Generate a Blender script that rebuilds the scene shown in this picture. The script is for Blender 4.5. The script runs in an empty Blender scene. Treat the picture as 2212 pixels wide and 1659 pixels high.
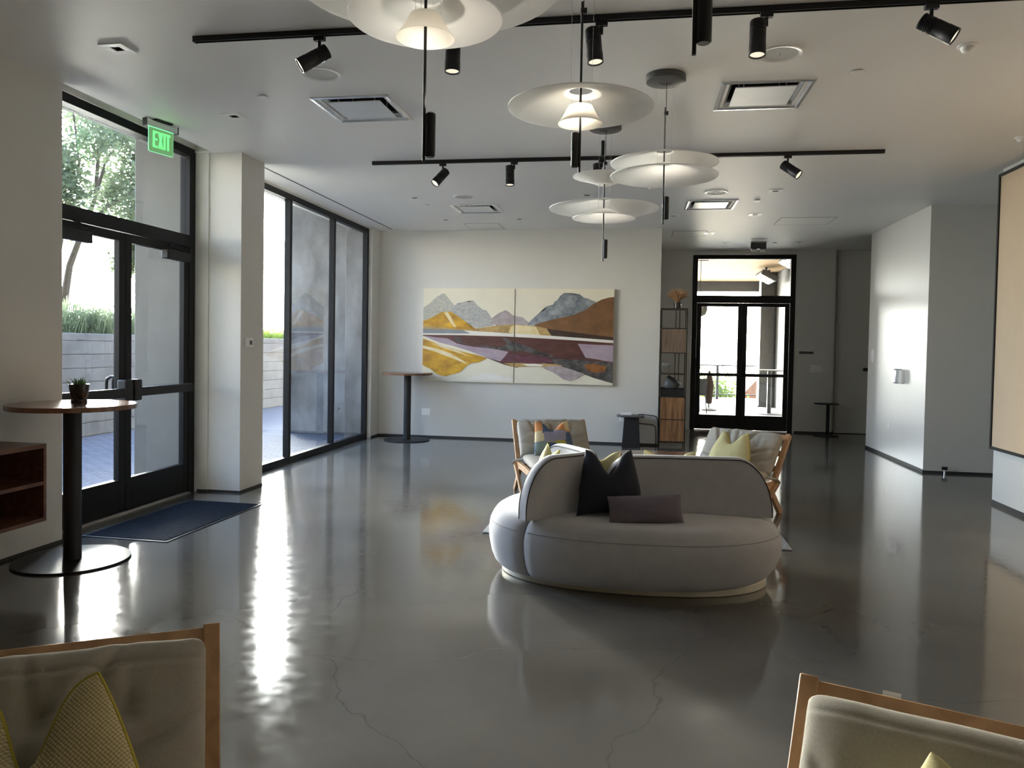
import bpy, bmesh, math, random
from mathutils import Vector, Matrix, noise
random.seed(7)
R = math.radians
PI = math.pi
scene = bpy.context.scene
COL = scene.collection

# ------------------------------------------------------------------ camera
CEIL = 3.47
cam_data = bpy.data.cameras.new('camera')
cam = bpy.data.objects.new('camera', cam_data)
COL.objects.link(cam)
cam_data.sensor_width = 36.0
cam_data.lens = 1645.0 / 2212.0 * 36.0
cam_data.shift_y = -(829.5 - 795.92) / 2212.0
cam_data.clip_start = 0.05
_f = Vector((-0.16318119, 0.98617974, -0.02866038))
_r = Vector((0.98635862, 0.16371043, 0.01719215))
_u = Vector((-0.02164656, 0.02546398, 0.99944135))
cam.matrix_world = Matrix(((_r.x, _u.x, -_f.x, 0.0), (_r.y, _u.y, -_f.y, 0.0), (_r.z, _u.z, -_f.z, 1.55), (0, 0, 0, 1)))
scene.camera = cam

# ------------------------------------------------------------------ exposure
vs = scene.view_settings
scene.display_settings.display_device = 'sRGB'
vs.view_transform = 'Standard'
vs.look = 'None'
vs.exposure = 2.8
vs.gamma = 1.0
vs.use_curve_mapping = False
cy = scene.cycles
cy.use_denoising = True
cy.max_bounces = 10
cy.diffuse_bounces = 6
cy.glossy_bounces = 5
cy.transmission_bounces = 6
cy.transparent_max_bounces = 16
cy.sample_clamp_indirect = 6.0
cy.caustics_reflective = True
cy.caustics_refractive = False
cy.blur_glossy = 0.6

# ------------------------------------------------------------------ sky
world = bpy.data.worlds.new('evening_sky')
scene.world = world
world.use_nodes = True
nt = world.node_tree
nt.nodes.clear()
def wn(t, **k):
    n = nt.nodes.new(t)
    for a, b in k.items(): setattr(n, a, b)
    return n
tc = wn('ShaderNodeTexCoord')
nrm = wn('ShaderNodeVectorMath', operation='NORMALIZE')
sep = wn('ShaderNodeSeparateXYZ')
nt.links.new(tc.outputs['Generated'], nrm.inputs[0])
nt.links.new(nrm.outputs[0], sep.inputs[0])
ramp = wn('ShaderNodeValToRGB')
cr = ramp.color_ramp
cr.elements[0].position = 0.0; cr.elements[0].color = (0.30, 0.29, 0.27, 1)
cr.elements[1].position = 1.0; cr.elements[1].color = (0.28, 0.44, 0.80, 1)
for p, c in ((0.42, (0.35, 0.34, 0.32, 1)), (0.47, (0.85, 0.80, 0.72, 1)), (0.505, (0.94, 0.95, 0.93, 1)), (0.60, (0.66, 0.79, 1.0, 1)), (0.75, (0.40, 0.56, 0.90, 1))):
    e = cr.elements.new(p); e.color = c
mp = wn('ShaderNodeMapRange')
mp.inputs['From Min'].default_value = -1; mp.inputs['From Max'].default_value = 1
nt.links.new(sep.outputs['Z'], mp.inputs['Value'])
nt.links.new(mp.outputs[0], ramp.inputs['Fac'])
SKY = 3.2
bg = wn('ShaderNodeBackground'); bg.inputs['Strength'].default_value = SKY
nt.links.new(ramp.outputs['Color'], bg.inputs['Color'])
# the evening sky is brightest on the sun's side and dims away from it
sd = wn('ShaderNodeVectorMath', operation='DOT_PRODUCT'); nt.links.new(nrm.outputs[0], sd.inputs[0]); sd.inputs[1].default_value = (-0.40, 0.917, 0.0)
sm_ = wn('ShaderNodeMapRange', interpolation_type='SMOOTHSTEP')
sm_.inputs['From Min'].default_value = -0.75; sm_.inputs['From Max'].default_value = 0.70; sm_.inputs['To Min'].default_value = 0.16 * SKY; sm_.inputs['To Max'].default_value = SKY
nt.links.new(sd.outputs['Value'], sm_.inputs['Value']); nt.links.new(sm_.outputs[0], bg.inputs['Strength'])
def glow(direction, tight, color, strength):
    d = Vector(direction).normalized()
    dp = wn('ShaderNodeVectorMath', operation='DOT_PRODUCT')
    nt.links.new(nrm.outputs[0], dp.inputs[0]); dp.inputs[1].default_value = d
    mx = wn('ShaderNodeMath', operation='MAXIMUM'); nt.links.new(dp.outputs['Value'], mx.inputs[0]); mx.inputs[1].default_value = 0
    pw = wn('ShaderNodeMath', operation='POWER'); nt.links.new(mx.outputs[0], pw.inputs[0]); pw.inputs[1].default_value = tight
    ml = wn('ShaderNodeMath', operation='MULTIPLY'); nt.links.new(pw.outputs[0], ml.inputs[0]); ml.inputs[1].default_value = strength
    b = wn('ShaderNodeBackground'); b.inputs['Color'].default_value = (*color, 1)
    nt.links.new(ml.outputs[0], b.inputs['Strength'])
    return b
acc = bg
for g in (glow((-0.66, 0.75, 0.13), 30, (1.0, 0.96, 0.89), 80.0),      # low sun haze beyond the side doors
          glow((0.16, 0.98, 0.10), 40, (1.0, 0.84, 0.62), 11.0),       # and beyond the end doors
          glow((-0.84, -0.54, 0.06), 90, (1.0, 0.76, 0.46), 1.6)):     # warm evening light from the side
    ad = wn('ShaderNodeAddShader')
    nt.links.new(acc.outputs[0], ad.inputs[0]); nt.links.new(g.outputs[0], ad.inputs[1])
    acc = ad
out = wn('ShaderNodeOutputWorld')
nt.links.new(acc.outputs[0], out.inputs['Surface'])

# ------------------------------------------------------------------ low evening sun, softened by haze
sun_d = bpy.data.lights.new('evening_sun', 'SUN')
sun_d.energy = 0.05
sun_d.angle = R(9)
sun_d.color = (1.0, 0.77, 0.48)
sun = bpy.data.objects.new('evening_sun', sun_d)
COL.objects.link(sun)
sun.rotation_euler = Vector((0.84, 0.54, -0.075)).to_track_quat('-Z', 'Y').to_euler()

# daylight portals in the three glazed openings: they emit nothing, they only tell the renderer where the sky is
def portal(name, loc, direction, w, h):
    d = bpy.data.lights.new(name, 'AREA'); d.shape = 'RECTANGLE'; d.size = w; d.size_y = h; d.cycles.is_portal = True
    o = bpy.data.objects.new(name, d); COL.objects.link(o); o.location = loc
    dz = -Vector(direction); up = Vector((0, 0, 1)); x = up.cross(dz).normalized(); y = dz.cross(x)
    o.rotation_euler = Matrix(((x.x, y.x, dz.x), (x.y, y.y, dz.y), (x.z, y.z, dz.z))).to_euler()
portal('daylight_portal', (-4.61, 6.13, 1.76), (1, 0, 0), 2.1, 3.5)
portal('daylight_portal', (-4.485, 9.85, 1.73), (1, 0, 0), 4.3, 3.45)
portal('daylight_portal', (1.96, 15.25, 1.70), (0, -1, 0), 1.85, 3.4)

# ------------------------------------------------------------------ helpers
def M_loc(x, y, z): return Matrix.Translation((x, y, z))
class MB:
    """collects shapes in a bmesh, then links them as one mesh object"""
    def __init__(s): s.bm = bmesh.new(); s.mi = 0
    def _tag(s, faces):
        for f in faces: f.material_index = s.mi
    def face(s, pts):
        f = s.bm.faces.new([s.bm.verts.new(p) for p in pts]); f.material_index = s.mi; return f
    def box(s, x0, x1, y0, y1, z0, z1, M=None):
        if x0 > x1: x0, x1 = x1, x0
        if y0 > y1: y0, y1 = y1, y0
        if z0 > z1: z0, z1 = z1, z0
        P = [Vector(p) for p in ((x0,y0,z0),(x1,y0,z0),(x1,y1,z0),(x0,y1,z0),(x0,y0,z1),(x1,y0,z1),(x1,y1,z1),(x0,y1,z1))]
        if M: P = [M @ p for p in P]
        v = [s.bm.verts.new(p) for p in P]
        s._tag([s.bm.faces.new([v[i] for i in q]) for q in ((3,2,1,0),(4,5,6,7),(0,1,5,4),(1,2,6,5),(2,3,7,6),(3,0,4,7))])
        return s
    def bar(s, p0, p1, w, d, up=(0,0,1)):
        """rectangular bar from p0 to p1; w across, d along 'up' side"""
        p0, p1 = Vector(p0), Vector(p1); a = (p1-p0); L = a.length; a.normalize()
        u = Vector(up); x = a.cross(u)
        if x.length < 1e-4: x = a.cross(Vector((0,1,0)))
        x.normalize(); y = x.cross(a).normalized()
        M = Matrix(((x.x,y.x,a.x,p0.x),(x.y,y.y,a.y,p0.y),(x.z,y.z,a.z,p0.z),(0,0,0,1)))
        return s.box(-w/2, w/2, -d/2, d/2, 0, L, M)
    def cyl(s, p0, p1, r0, r1=None, n=24, caps=True):
        p0, p1 = Vector(p0), Vector(p1); r1 = r0 if r1 is None else r1
        a = (p1-p0).normalized(); x = a.orthogonal().normalized(); y = a.cross(x)
        A = [s.bm.verts.new(p0 + (x*math.cos(t)+y*math.sin(t))*r0) for t in [2*PI*i/n for i in range(n)]]
        B = [s.bm.verts.new(p1 + (x*math.cos(t)+y*math.sin(t))*r1) for t in [2*PI*i/n for i in range(n)]]
        fs = [s.bm.faces.new((A[i], A[(i+1)%n], B[(i+1)%n], B[i])) for i in range(n)]
        if caps: fs += [s.bm.faces.new(A[::-1]), s.bm.faces.new(B)]
        s._tag(fs); return s
    def lathe(s, prof, n=48, M=None, closed=False):
        """prof: list of (r, z)"""
        rings = []
        for r, z in prof:
            if r < 1e-5:
                p = Vector((0,0,z)); rings.append([s.bm.verts.new(M @ p if M else p)])
            else:
                ps = [Vector((r*math.cos(2*PI*i/n), r*math.sin(2*PI*i/n), z)) for i in range(n)]
                rings.append([s.bm.verts.new(M @ p if M else p) for p in ps])
        if closed: rings.append(rings[0])
        fs = []
        for a, b in zip(rings, rings[1:]):
            for i in range(n):
                j = (i+1) % n
                if len(a) == 1 and len(b) == 1: continue
                if len(a) == 1: fs.append(s.bm.faces.new((a[0], b[j], b[i])))
                elif len(b) == 1: fs.append(s.bm.faces.new((a[i], a[j], b[0])))
                else: fs.append(s.bm.faces.new((a[i], a[j], b[j], b[i])))
        s._tag(fs); return s
    def prism(s, pts, z0, z1, M=None):
        lo = [Vector((x, y, z0)) for x, y in pts]; hi = [Vector((x, y, z1)) for x, y in pts]
        if M: lo = [M @ p for p in lo]; hi = [M @ p for p in hi]
        a = [s.bm.verts.new(p) for p in lo]; b = [s.bm.verts.new(p) for p in hi]; n = len(a)
        fs = [s.bm.faces.new(a[::-1]), s.bm.faces.new(b)] + [s.bm.faces.new((a[i], a[(i+1)%n], b[(i+1)%n], b[i])) for i in range(n)]
        s._tag(fs); return s
    def tube(s, pts, r, n=8, rr=None, caps=True):
        pts = [Vector(p) for p in pts]; rings = []; ref = None
        for i, p in enumerate(pts):
            t = (pts[min(i+1, len(pts)-1)] - pts[max(i-1, 0)]).normalized()
            if ref is None: ref = t.orthogonal().normalized()
            ref = (ref - t*ref.dot(t)).normalized(); y = t.cross(ref)
            q = rr[i] if rr else r
            rings.append([s.bm.verts.new(p + (ref*math.cos(2*PI*k/n) + y*math.sin(2*PI*k/n))*q) for k in range(n)])
        fs = []
        for a, b in zip(rings, rings[1:]):
            fs += [s.bm.faces.new((a[k], a[(k+1)%n], b[(k+1)%n], b[k])) for k in range(n)]
        if caps: fs += [s.bm.faces.new(rings[0][::-1]), s.bm.faces.new(rings[-1])]
        s._tag(fs); return s
    def grid(s, P):
        """P[i][j] -> points; quads"""
        V = [[s.bm.verts.new(p) for p in row] for row in P]
        s._tag([s.bm.faces.new((V[i][j], V[i][j+1], V[i+1][j+1], V[i+1][j])) for i in range(len(V)-1) for j in range(len(V[0])-1)])
        return s
    def build(s, name, mats, parent=None, bevel=0, smooth=None, seg=2, weld=False, loc=None, sharp=40):
        if weld: bmesh.ops.remove_doubles(s.bm, verts=s.bm.verts, dist=1e-5)
        bmesh.ops.recalc_face_normals(s.bm, faces=s.bm.faces)
        me = bpy.data.meshes.new(name); s.bm.to_mesh(me); s.bm.free()
        for m in (mats if isinstance(mats, (list, tuple)) else [mats]): me.materials.append(m)
        o = bpy.data.objects.new(name, me); COL.objects.link(o)
        if parent: o.parent = parent
        if loc: o.location = loc
        if smooth or (smooth is None and bevel):
            for p in me.polygons: p.use_smooth = True
            me.set_sharp_from_angle(angle=R(sharp))
        if bevel:
            b = o.modifiers.new('edge', 'BEVEL'); b.width = bevel; b.segments = seg; b.limit_method = 'ANGLE'; b.angle_limit = R(35)
            b.harden_normals = False
        return o

def tag(o, label, cat, group=None, kind=None):
    o['label'] = label; o['category'] = cat
    if group: o['group'] = group
    if kind: o['kind'] = kind
    return o
def struct(o, label=None):
    o['kind'] = 'structure'
    if label: o['label'] = label
    return o
def empty(name, loc=(0,0,0), rz=0.0):
    o = bpy.data.objects.new(name, None); COL.objects.link(o)
    o.empty_display_size = 0.1; o.location = loc; o.rotation_euler = (0, 0, rz)
    return o
def thing(name, label, cat, loc=(0,0,0), rz=0.0, group=None): return tag(empty(name, loc, rz), label, cat, group)
def copy_tree(o, parent=None):
    c = o.copy(); COL.objects.link(c)
    if parent: c.parent = parent
    for ch in [x for x in KIDS.get(o.name, [])]: copy_tree(ch, c)
    return c
KIDS = {}
def index_kids():
    KIDS.clear()
    for o in COL.objects:
        if o.parent: KIDS.setdefault(o.parent.name, []).append(o)
def dup(o, loc, rz, label):
    index_kids(); c = copy_tree(o); c.location = loc; c.rotation_euler = (0, 0, rz); c['label'] = label
    return c

# ------------------------------------------------------------------ materials
def mat(name, color, rough=0.6, metal=0.0, spec=0.5, var=0.0, scale=8.0, bump=0.0, bscale=60.0, emit=None, estr=0.0, color2=None, stretch=None, sheen=0.0, detail=4.0, coat=0.0, rvar=0.0):
    m = bpy.data.materials.new(name); m.use_nodes = True
    t = m.node_tree; b = t.nodes['Principled BSDF']
    b.inputs['Base Color'].default_value = (*color, 1); b.inputs['Roughness'].default_value = rough
    b.inputs['Metallic'].default_value = metal; b.inputs['Specular IOR Level'].default_value = spec
    if sheen: b.inputs['Sheen Weight'].default_value = sheen
    if coat: b.inputs['Coat Weight'].default_value = coat; b.inputs['Coat Roughness'].default_value = 0.1
    c = t.nodes.new('ShaderNodeTexCoord'); src = c.outputs['Object']
    if stretch:
        mp_ = t.nodes.new('ShaderNodeMapping'); mp_.inputs['Scale'].default_value = stretch
        t.links.new(src, mp_.inputs['Vector']); src = mp_.outputs[0]
    if var or color2:
        n = t.nodes.new('ShaderNodeTexNoise'); n.inputs['Scale'].default_value = scale; n.inputs['Detail'].default_value = detail; n.inputs['Roughness'].default_value = 0.6
        t.links.new(src, n.inputs['Vector'])
        r = t.nodes.new('ShaderNodeValToRGB'); r.color_ramp.elements[0].position = 0.3; r.color_ramp.elements[1].position = 0.7
        c1 = color if color2 else tuple(max(0, x*(1-var)) for x in color); c2 = color2 or tuple(min(1, x*(1+var)) for x in color)
        r.color_ramp.elements[0].color = (*c1, 1); r.color_ramp.elements[1].color = (*c2, 1)
        t.links.new(n.outputs['Fac'], r.inputs['Fac']); t.links.new(r.outputs['Color'], b.inputs['Base Color'])
        if rvar:
            q = t.nodes.new('ShaderNodeMapRange'); q.inputs['To Min'].default_value = rough-rvar; q.inputs['To Max'].default_value = rough+rvar
            t.links.new(n.outputs['Fac'], q.inputs['Value']); t.links.new(q.outputs[0], b.inputs['Roughness'])
    if bump:
        n2 = t.nodes.new('ShaderNodeTexNoise'); n2.inputs['Scale'].default_value = bscale; n2.inputs['Detail'].default_value = 3
        t.links.new(src, n2.inputs['Vector'])
        bp = t.nodes.new('ShaderNodeBump'); bp.inputs['Strength'].default_value = bump; bp.inputs['Distance'].default_value = 0.01
        t.links.new(n2.outputs['Fac'], bp.inputs['Height']); t.links.new(bp.outputs[0], b.inputs['Normal'])
    if emit: b.inputs['Emission Color'].default_value = (*emit, 1); b.inputs['Emission Strength'].default_value = estr
    return m

def wood(name, c1, c2, rough=0.45, axis=(1, 1, 12), scale=3.0):
    m = bpy.data.materials.new(name); m.use_nodes = True
    t = m.node_tree; b = t.nodes['Principled BSDF']; b.inputs['Roughness'].default_value = rough
    c = t.nodes.new('ShaderNodeTexCoord'); mp_ = t.nodes.new('ShaderNodeMapping'); mp_.inputs['Scale'].default_value = axis
    t.links.new(c.outputs['Object'], mp_.inputs['Vector'])
    n = t.nodes.new('ShaderNodeTexNoise'); n.inputs['Scale'].default_value = scale; n.inputs['Detail'].default_value = 6; n.inputs['Distortion'].default_value = 0.6
    t.links.new(mp_.outputs[0], n.inputs['Vector'])
    r = t.nodes.new('ShaderNodeValToRGB'); r.color_ramp.elements[0].position = 0.32; r.color_ramp.elements[1].position = 0.68
    r.color_ramp.elements[0].color = (*c1, 1); r.color_ramp.elements[1].color = (*c2, 1)
    t.links.new(n.outputs['Fac'], r.inputs['Fac']); t.links.new(r.outputs['Color'], b.inputs['Base Color'])
    bp = t.nodes.new('ShaderNodeBump'); bp.inputs['Strength'].default_value = 0.08; bp.inputs['Distance'].default_value = 0.004
    t.links.new(n.outputs['Fac'], bp.inputs['Height']); t.links.new(bp.outputs[0], b.inputs['Normal'])
    return m

def glass_mat(name, tint=(0.93, 0.95, 0.94), refl=1.0):
    """thin pane: see-through with a Fresnel mirror"""
    m = bpy.data.materials.new(name); m.use_nodes = True
    t = m.node_tree; t.nodes.clear()
    o = t.nodes.new('ShaderNodeOutputMaterial'); mx = t.nodes.new('ShaderNodeMixShader')
    tr = t.nodes.new('ShaderNodeBsdfTransparent'); tr.inputs['Color'].default_value = (*tint, 1)
    gl = t.nodes.new('ShaderNodeBsdfGlossy'); gl.inputs['Roughness'].default_value = 0.0; gl.inputs['Color'].default_value = (refl, refl, refl, 1)
    fr = t.nodes.new('ShaderNodeFresnel'); fr.inputs['IOR'].default_value = 1.45
    ge = t.nodes.new('ShaderNodeNewGeometry'); io = t.nodes.new('ShaderNodeMapRange')     # same reflection from either face of the thin pane
    io.inputs['To Min'].default_value = 1.42; io.inputs['To Max'].default_value = 1/1.42
    t.links.new(ge.outputs['Backfacing'], io.inputs['Value']); t.links.new(io.outputs[0], fr.inputs['IOR'])
    t.links.new(fr.outputs[0], mx.inputs['Fac']); t.links.new(tr.outputs[0], mx.inputs[1]); t.links.new(gl.outputs[0], mx.inputs[2])
    t.links.new(mx.outputs[0], o.inputs['Surface'])
    return m

def floor_mat():
    m = bpy.data.materials.new('polished_concrete'); m.use_nodes = True
    t = m.node_tree; b = t.nodes['Principled BSDF']; N = t.nodes.new; L = t.links.new
    c = N('ShaderNodeTexCoord')
    n1 = N('ShaderNodeTexNoise'); n1.inputs['Scale'].default_value = 0.9; n1.inputs['Detail'].default_value = 1.5; n1.inputs['Roughness'].default_value = 0.65
    n2 = N('ShaderNodeTexNoise'); n2.inputs['Scale'].default_value = 14; n2.inputs['Detail'].default_value = 6
    n3 = N('ShaderNodeTexNoise'); n3.inputs['Scale'].default_value = 160; n3.inputs['Detail'].default_value = 2
    for n in (n1, n2, n3): L(c.outputs['Object'], n.inputs['Vector'])
    r1 = N('ShaderNodeValToRGB'); r1.color_ramp.elements[0].position = 0.3; r1.color_ramp.elements[1].position = 0.72
    r1.color_ramp.elements[0].color = (0.078, 0.073, 0.064, 1); r1.color_ramp.elements[1].color = (0.14, 0.132, 0.118, 1)
    L(n1.outputs['Fac'], r1.inputs['Fac'])
    mx = N('ShaderNodeMix'); mx.data_type = 'RGBA'; mx.blend_type = 'OVERLAY'; mx.inputs['Factor'].default_value = 0.05
    L(r1.outputs['Color'], mx.inputs['A']); L(n2.outputs['Fac'], mx.inputs['B'])
    hs = N('ShaderNodeMix'); hs.data_type = 'RGBA'; hs.blend_type = 'MULTIPLY'; hs.inputs['Factor'].default_value = 0.0
    # hairline cracks
    w = N('ShaderNodeTexNoise'); w.inputs['Scale'].default_value = 1.3; w.inputs['Detail'].default_value = 5
    L(c.outputs['Object'], w.inputs['Vector'])
    ad = N('ShaderNodeMix'); ad.data_type = 'RGBA'; ad.blend_type = 'ADD'; ad.inputs['Factor'].default_value = 0.55
    L(c.outputs['Object'], ad.inputs['A']); L(w.outputs['Color'], ad.inputs['B'])
    v = N('ShaderNodeTexVoronoi'); v.voronoi_dimensions = '2D'; v.feature = 'DISTANCE_TO_EDGE'; v.inputs['Scale'].default_value = 0.7
    L(ad.outputs['Result'], v.inputs['Vector'])
    cr_ = N('ShaderNodeValToRGB'); cr_.color_ramp.elements[0].position = 0.0; cr_.color_ramp.elements[1].position = 0.0028
    cr_.color_ramp.elements[0].color = (0.5, 0.48, 0.45, 1); cr_.color_ramp.elements[1].color = (1, 1, 1, 1)
    L(v.outputs['Distance'], cr_.inputs['Fac'])
    m2 = N('ShaderNodeMix'); m2.data_type = 'RGBA'; m2.blend_type = 'MULTIPLY'; m2.inputs['Factor'].default_value = 0.55
    L(mx.outputs['Result'], m2.inputs['A']); L(cr_.outputs['Color'], m2.inputs['B'])
    L(m2.outputs['Result'], b.inputs['Base Color'])
    rr = N('ShaderNodeMapRange'); rr.inputs['From Min'].default_value = 0.3; rr.inputs['From Max'].default_value = 0.7; rr.inputs['To Min'].default_value = 0.07; rr.inputs['To Max'].default_value = 0.14
    L(n2.outputs['Fac'], rr.inputs['Value']); L(rr.outputs[0], b.inputs['Roughness'])
    b.inputs['IOR'].default_value = 1.75; b.inputs['Specular IOR Level'].default_value = 0.5
    return m

def brick_floor_mat():
    m = bpy.data.materials.new('brick_paving'); m.use_nodes = True
    t = m.node_tree; b = t.nodes['Principled BSDF']; N = t.nodes.new; L = t.links.new
    c = N('ShaderNodeTexCoord'); k = N('ShaderNodeTexBrick'); k.inputs['Scale'].default_value = 1.0
    k.inputs['Brick Width'].default_value = 0.24; k.inputs['Row Height'].default_value = 0.10; k.inputs['Mortar Size'].default_value = 0.008
    k.inputs['Color1'].default_value = (0.085, 0.09, 0.11, 1); k.inputs['Color2'].default_value = (0.11, 0.112, 0.135, 1); k.inputs['Mortar'].default_value = (0.03, 0.03, 0.035, 1)
    L(c.outputs['Object'], k.inputs['Vector']); L(k.outputs['Color'], b.inputs['Base Color'])
    b.inputs['Roughness'].default_value = 0.85; b.inputs['Specular IOR Level'].default_value = 0.15
    bp = N('ShaderNodeBump'); bp.inputs['Strength'].default_value = 0.4; bp.inputs['Distance'].default_value = 0.006
    L(k.outputs['Fac'], bp.inputs['Height']); bp.invert = True; L(bp.outputs[0], b.inputs['Normal'])
    return m

def board_mat(name, c1, c2, row=0.22):
    """board-formed concrete with irregular seams"""
    m = bpy.data.materials.new(name); m.use_nodes = True
    t = m.node_tree; b = t.nodes['Principled BSDF']; N = t.nodes.new; L = t.links.new
    c = N('ShaderNodeTexCoord'); s = N('ShaderNodeSeparateXYZ'); L(c.outputs['Object'], s.inputs[0])
    n0 = N('ShaderNodeTexNoise'); n0.inputs['Scale'].default_value = 5; n0.inputs['Detail'].default_value = 6; L(c.outputs['Object'], n0.inputs['Vector'])
    a = N('ShaderNodeMath'); a.operation = 'MULTIPLY_ADD'; L(n0.outputs['Fac'], a.inputs[0]); a.inputs[1].default_value = 0.035; L(s.outputs['Z'], a.inputs[2])
    d = N('ShaderNodeMath'); d.operation = 'DIVIDE'; L(a.outputs[0], d.inputs[0]); d.inputs[1].default_value = row
    f = N('ShaderNodeMath'); f.operation = 'FRACT'; L(d.outputs[0], f.inputs[0])
    g = N('ShaderNodeValToRGB'); g.color_ramp.elements[0].position = 0.0; g.color_ramp.elements[0].color = (0.3, 0.3, 0.3, 1)
    g.color_ramp.elements[1].position = 0.07; g.color_ramp.elements[1].color = (1, 1, 1, 1)
    L(f.outputs[0], g.inputs['Fac'])
    n = N('ShaderNodeTexNoise'); n.inputs['Scale'].default_value = 3; n.inputs['Detail'].default_value = 8; L(c.outputs['Object'], n.inputs['Vector'])
    r = N('ShaderNodeValToRGB'); r.color_ramp.elements[0].position = 0.3; r.color_ramp.elements[1].position = 0.7
    r.color_ramp.elements[0].color = (*c1, 1); r.color_ramp.elements[1].color = (*c2, 1); L(n.outputs['Fac'], r.inputs['Fac'])
    x = N('ShaderNodeMix'); x.data_type = 'RGBA'; x.blend_type = 'MULTIPLY'; x.inputs['Factor'].default_value = 0.75
    L(r.outputs['Color'], x.inputs['A']); L(g.outputs['Color'], x.inputs['B']); L(x.outputs['Result'], b.inputs['Base Color'])
    b.inputs['Roughness'].default_value = 0.85
    bp = N('ShaderNodeBump'); bp.inputs['Strength'].default_value = 0.6; bp.inputs['Distance'].default_value = 0.02
    L(g.outputs['Color'], bp.inputs['Height']); L(bp.outputs[0], b.inputs['Normal'])
    return m

def translucent(name, color, rough=0.5, trans=0.5, emit=None, estr=0.0):
    m = bpy.data.materials.new(name); m.use_nodes = True
    t = m.node_tree; t.nodes.clear(); N = t.nodes.new; L = t.links.new
    o = N('ShaderNodeOutputMaterial'); a = N('ShaderNodeBsdfPrincipled'); a.inputs['Base Color'].default_value = (*color, 1); a.inputs['Roughness'].default_value = rough
    tl = N('ShaderNodeBsdfTranslucent'); tl.inputs['Color'].default_value = (*color, 1)
    mx = N('ShaderNodeMixShader'); mx.inputs['Fac'].default_value = trans
    L(a.outputs[0], mx.inputs[1]); L(tl.outputs[0], mx.inputs[2]); L(mx.outputs[0], o.inputs['Surface'])
    if emit: a.inputs['Emission Color'].default_value = (*emit, 1); a.inputs['Emission Strength'].default_value = estr
    return m

def weave_mat(name, color, color2, scale=120.0, rough=0.9, bump=0.6):
    m = bpy.data.materials.new(name); m.use_nodes = True
    t = m.node_tree; b = t.nodes['Principled BSDF']; N = t.nodes.new; L = t.links.new
    c = N('ShaderNodeTexCoord'); v = N('ShaderNodeTexVoronoi'); v.voronoi_dimensions = '2D'; v.inputs['Scale'].default_value = scale; v.inputs['Randomness'].default_value = 0.12
    mp_ = N('ShaderNodeMapping'); mp_.inputs['Rotation'].default_value = (R(90), 0, R(45))
    L(c.outputs['Object'], mp_.inputs['Vector']); L(mp_.outputs[0], v.inputs['Vector'])
    r = N('ShaderNodeValToRGB'); r.color_ramp.elements[0].position = 0.25; r.color_ramp.elements[1].position = 0.75
    r.color_ramp.elements[0].color = (*color, 1); r.color_ramp.elements[1].color = (*color2, 1)
    L(v.outputs['Distance'], r.inputs['Fac']); L(r.outputs['Color'], b.inputs['Base Color']); b.inputs['Roughness'].default_value = rough
    bp = N('ShaderNodeBump'); bp.inputs['Strength'].default_value = bump; bp.inputs['Distance'].default_value = 0.004; bp.invert = True
    L(v.outputs['Distance'], bp.inputs['Height']); L(bp.outputs[0], b.inputs['Normal'])
    return m

def quilt_mat(name, cols, scale=7.0):
    """patchwork of woven colour blocks"""
    m = bpy.data.materials.new(name); m.use_nodes = True
    t = m.node_tree; b = t.nodes['Principled BSDF']; N = t.nodes.new; L = t.links.new
    c = N('ShaderNodeTexCoord'); mp_ = N('ShaderNodeMapping'); mp_.inputs['Scale'].default_value = (1.0, 0.0, 1.0); mp_.inputs['Location'].default_value = (0.31, 0, 0.17)
    L(c.outputs['Object'], mp_.inputs['Vector'])
    v = N('ShaderNodeTexVoronoi'); v.distance = 'CHEBYCHEV'; v.inputs['Scale'].default_value = scale; v.inputs['Randomness'].default_value = 0.45
    L(mp_.outputs[0], v.inputs['Vector'])
    sp = N('ShaderNodeSeparateColor'); L(v.outputs['Color'], sp.inputs[0])
    r = N('ShaderNodeValToRGB'); r.color_ramp.interpolation = 'CONSTANT'
    while len(r.color_ramp.elements) < len(cols): r.color_ramp.elements.new(0.5)
    for i, k in enumerate(cols):
        r.color_ramp.elements[i].position = i/len(cols); r.color_ramp.elements[i].color = (*k, 1)
    L(sp.outputs[0], r.inputs['Fac']); L(r.outputs['Color'], b.inputs['Base Color']); b.inputs['Roughness'].default_value = 0.9
    return m

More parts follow.
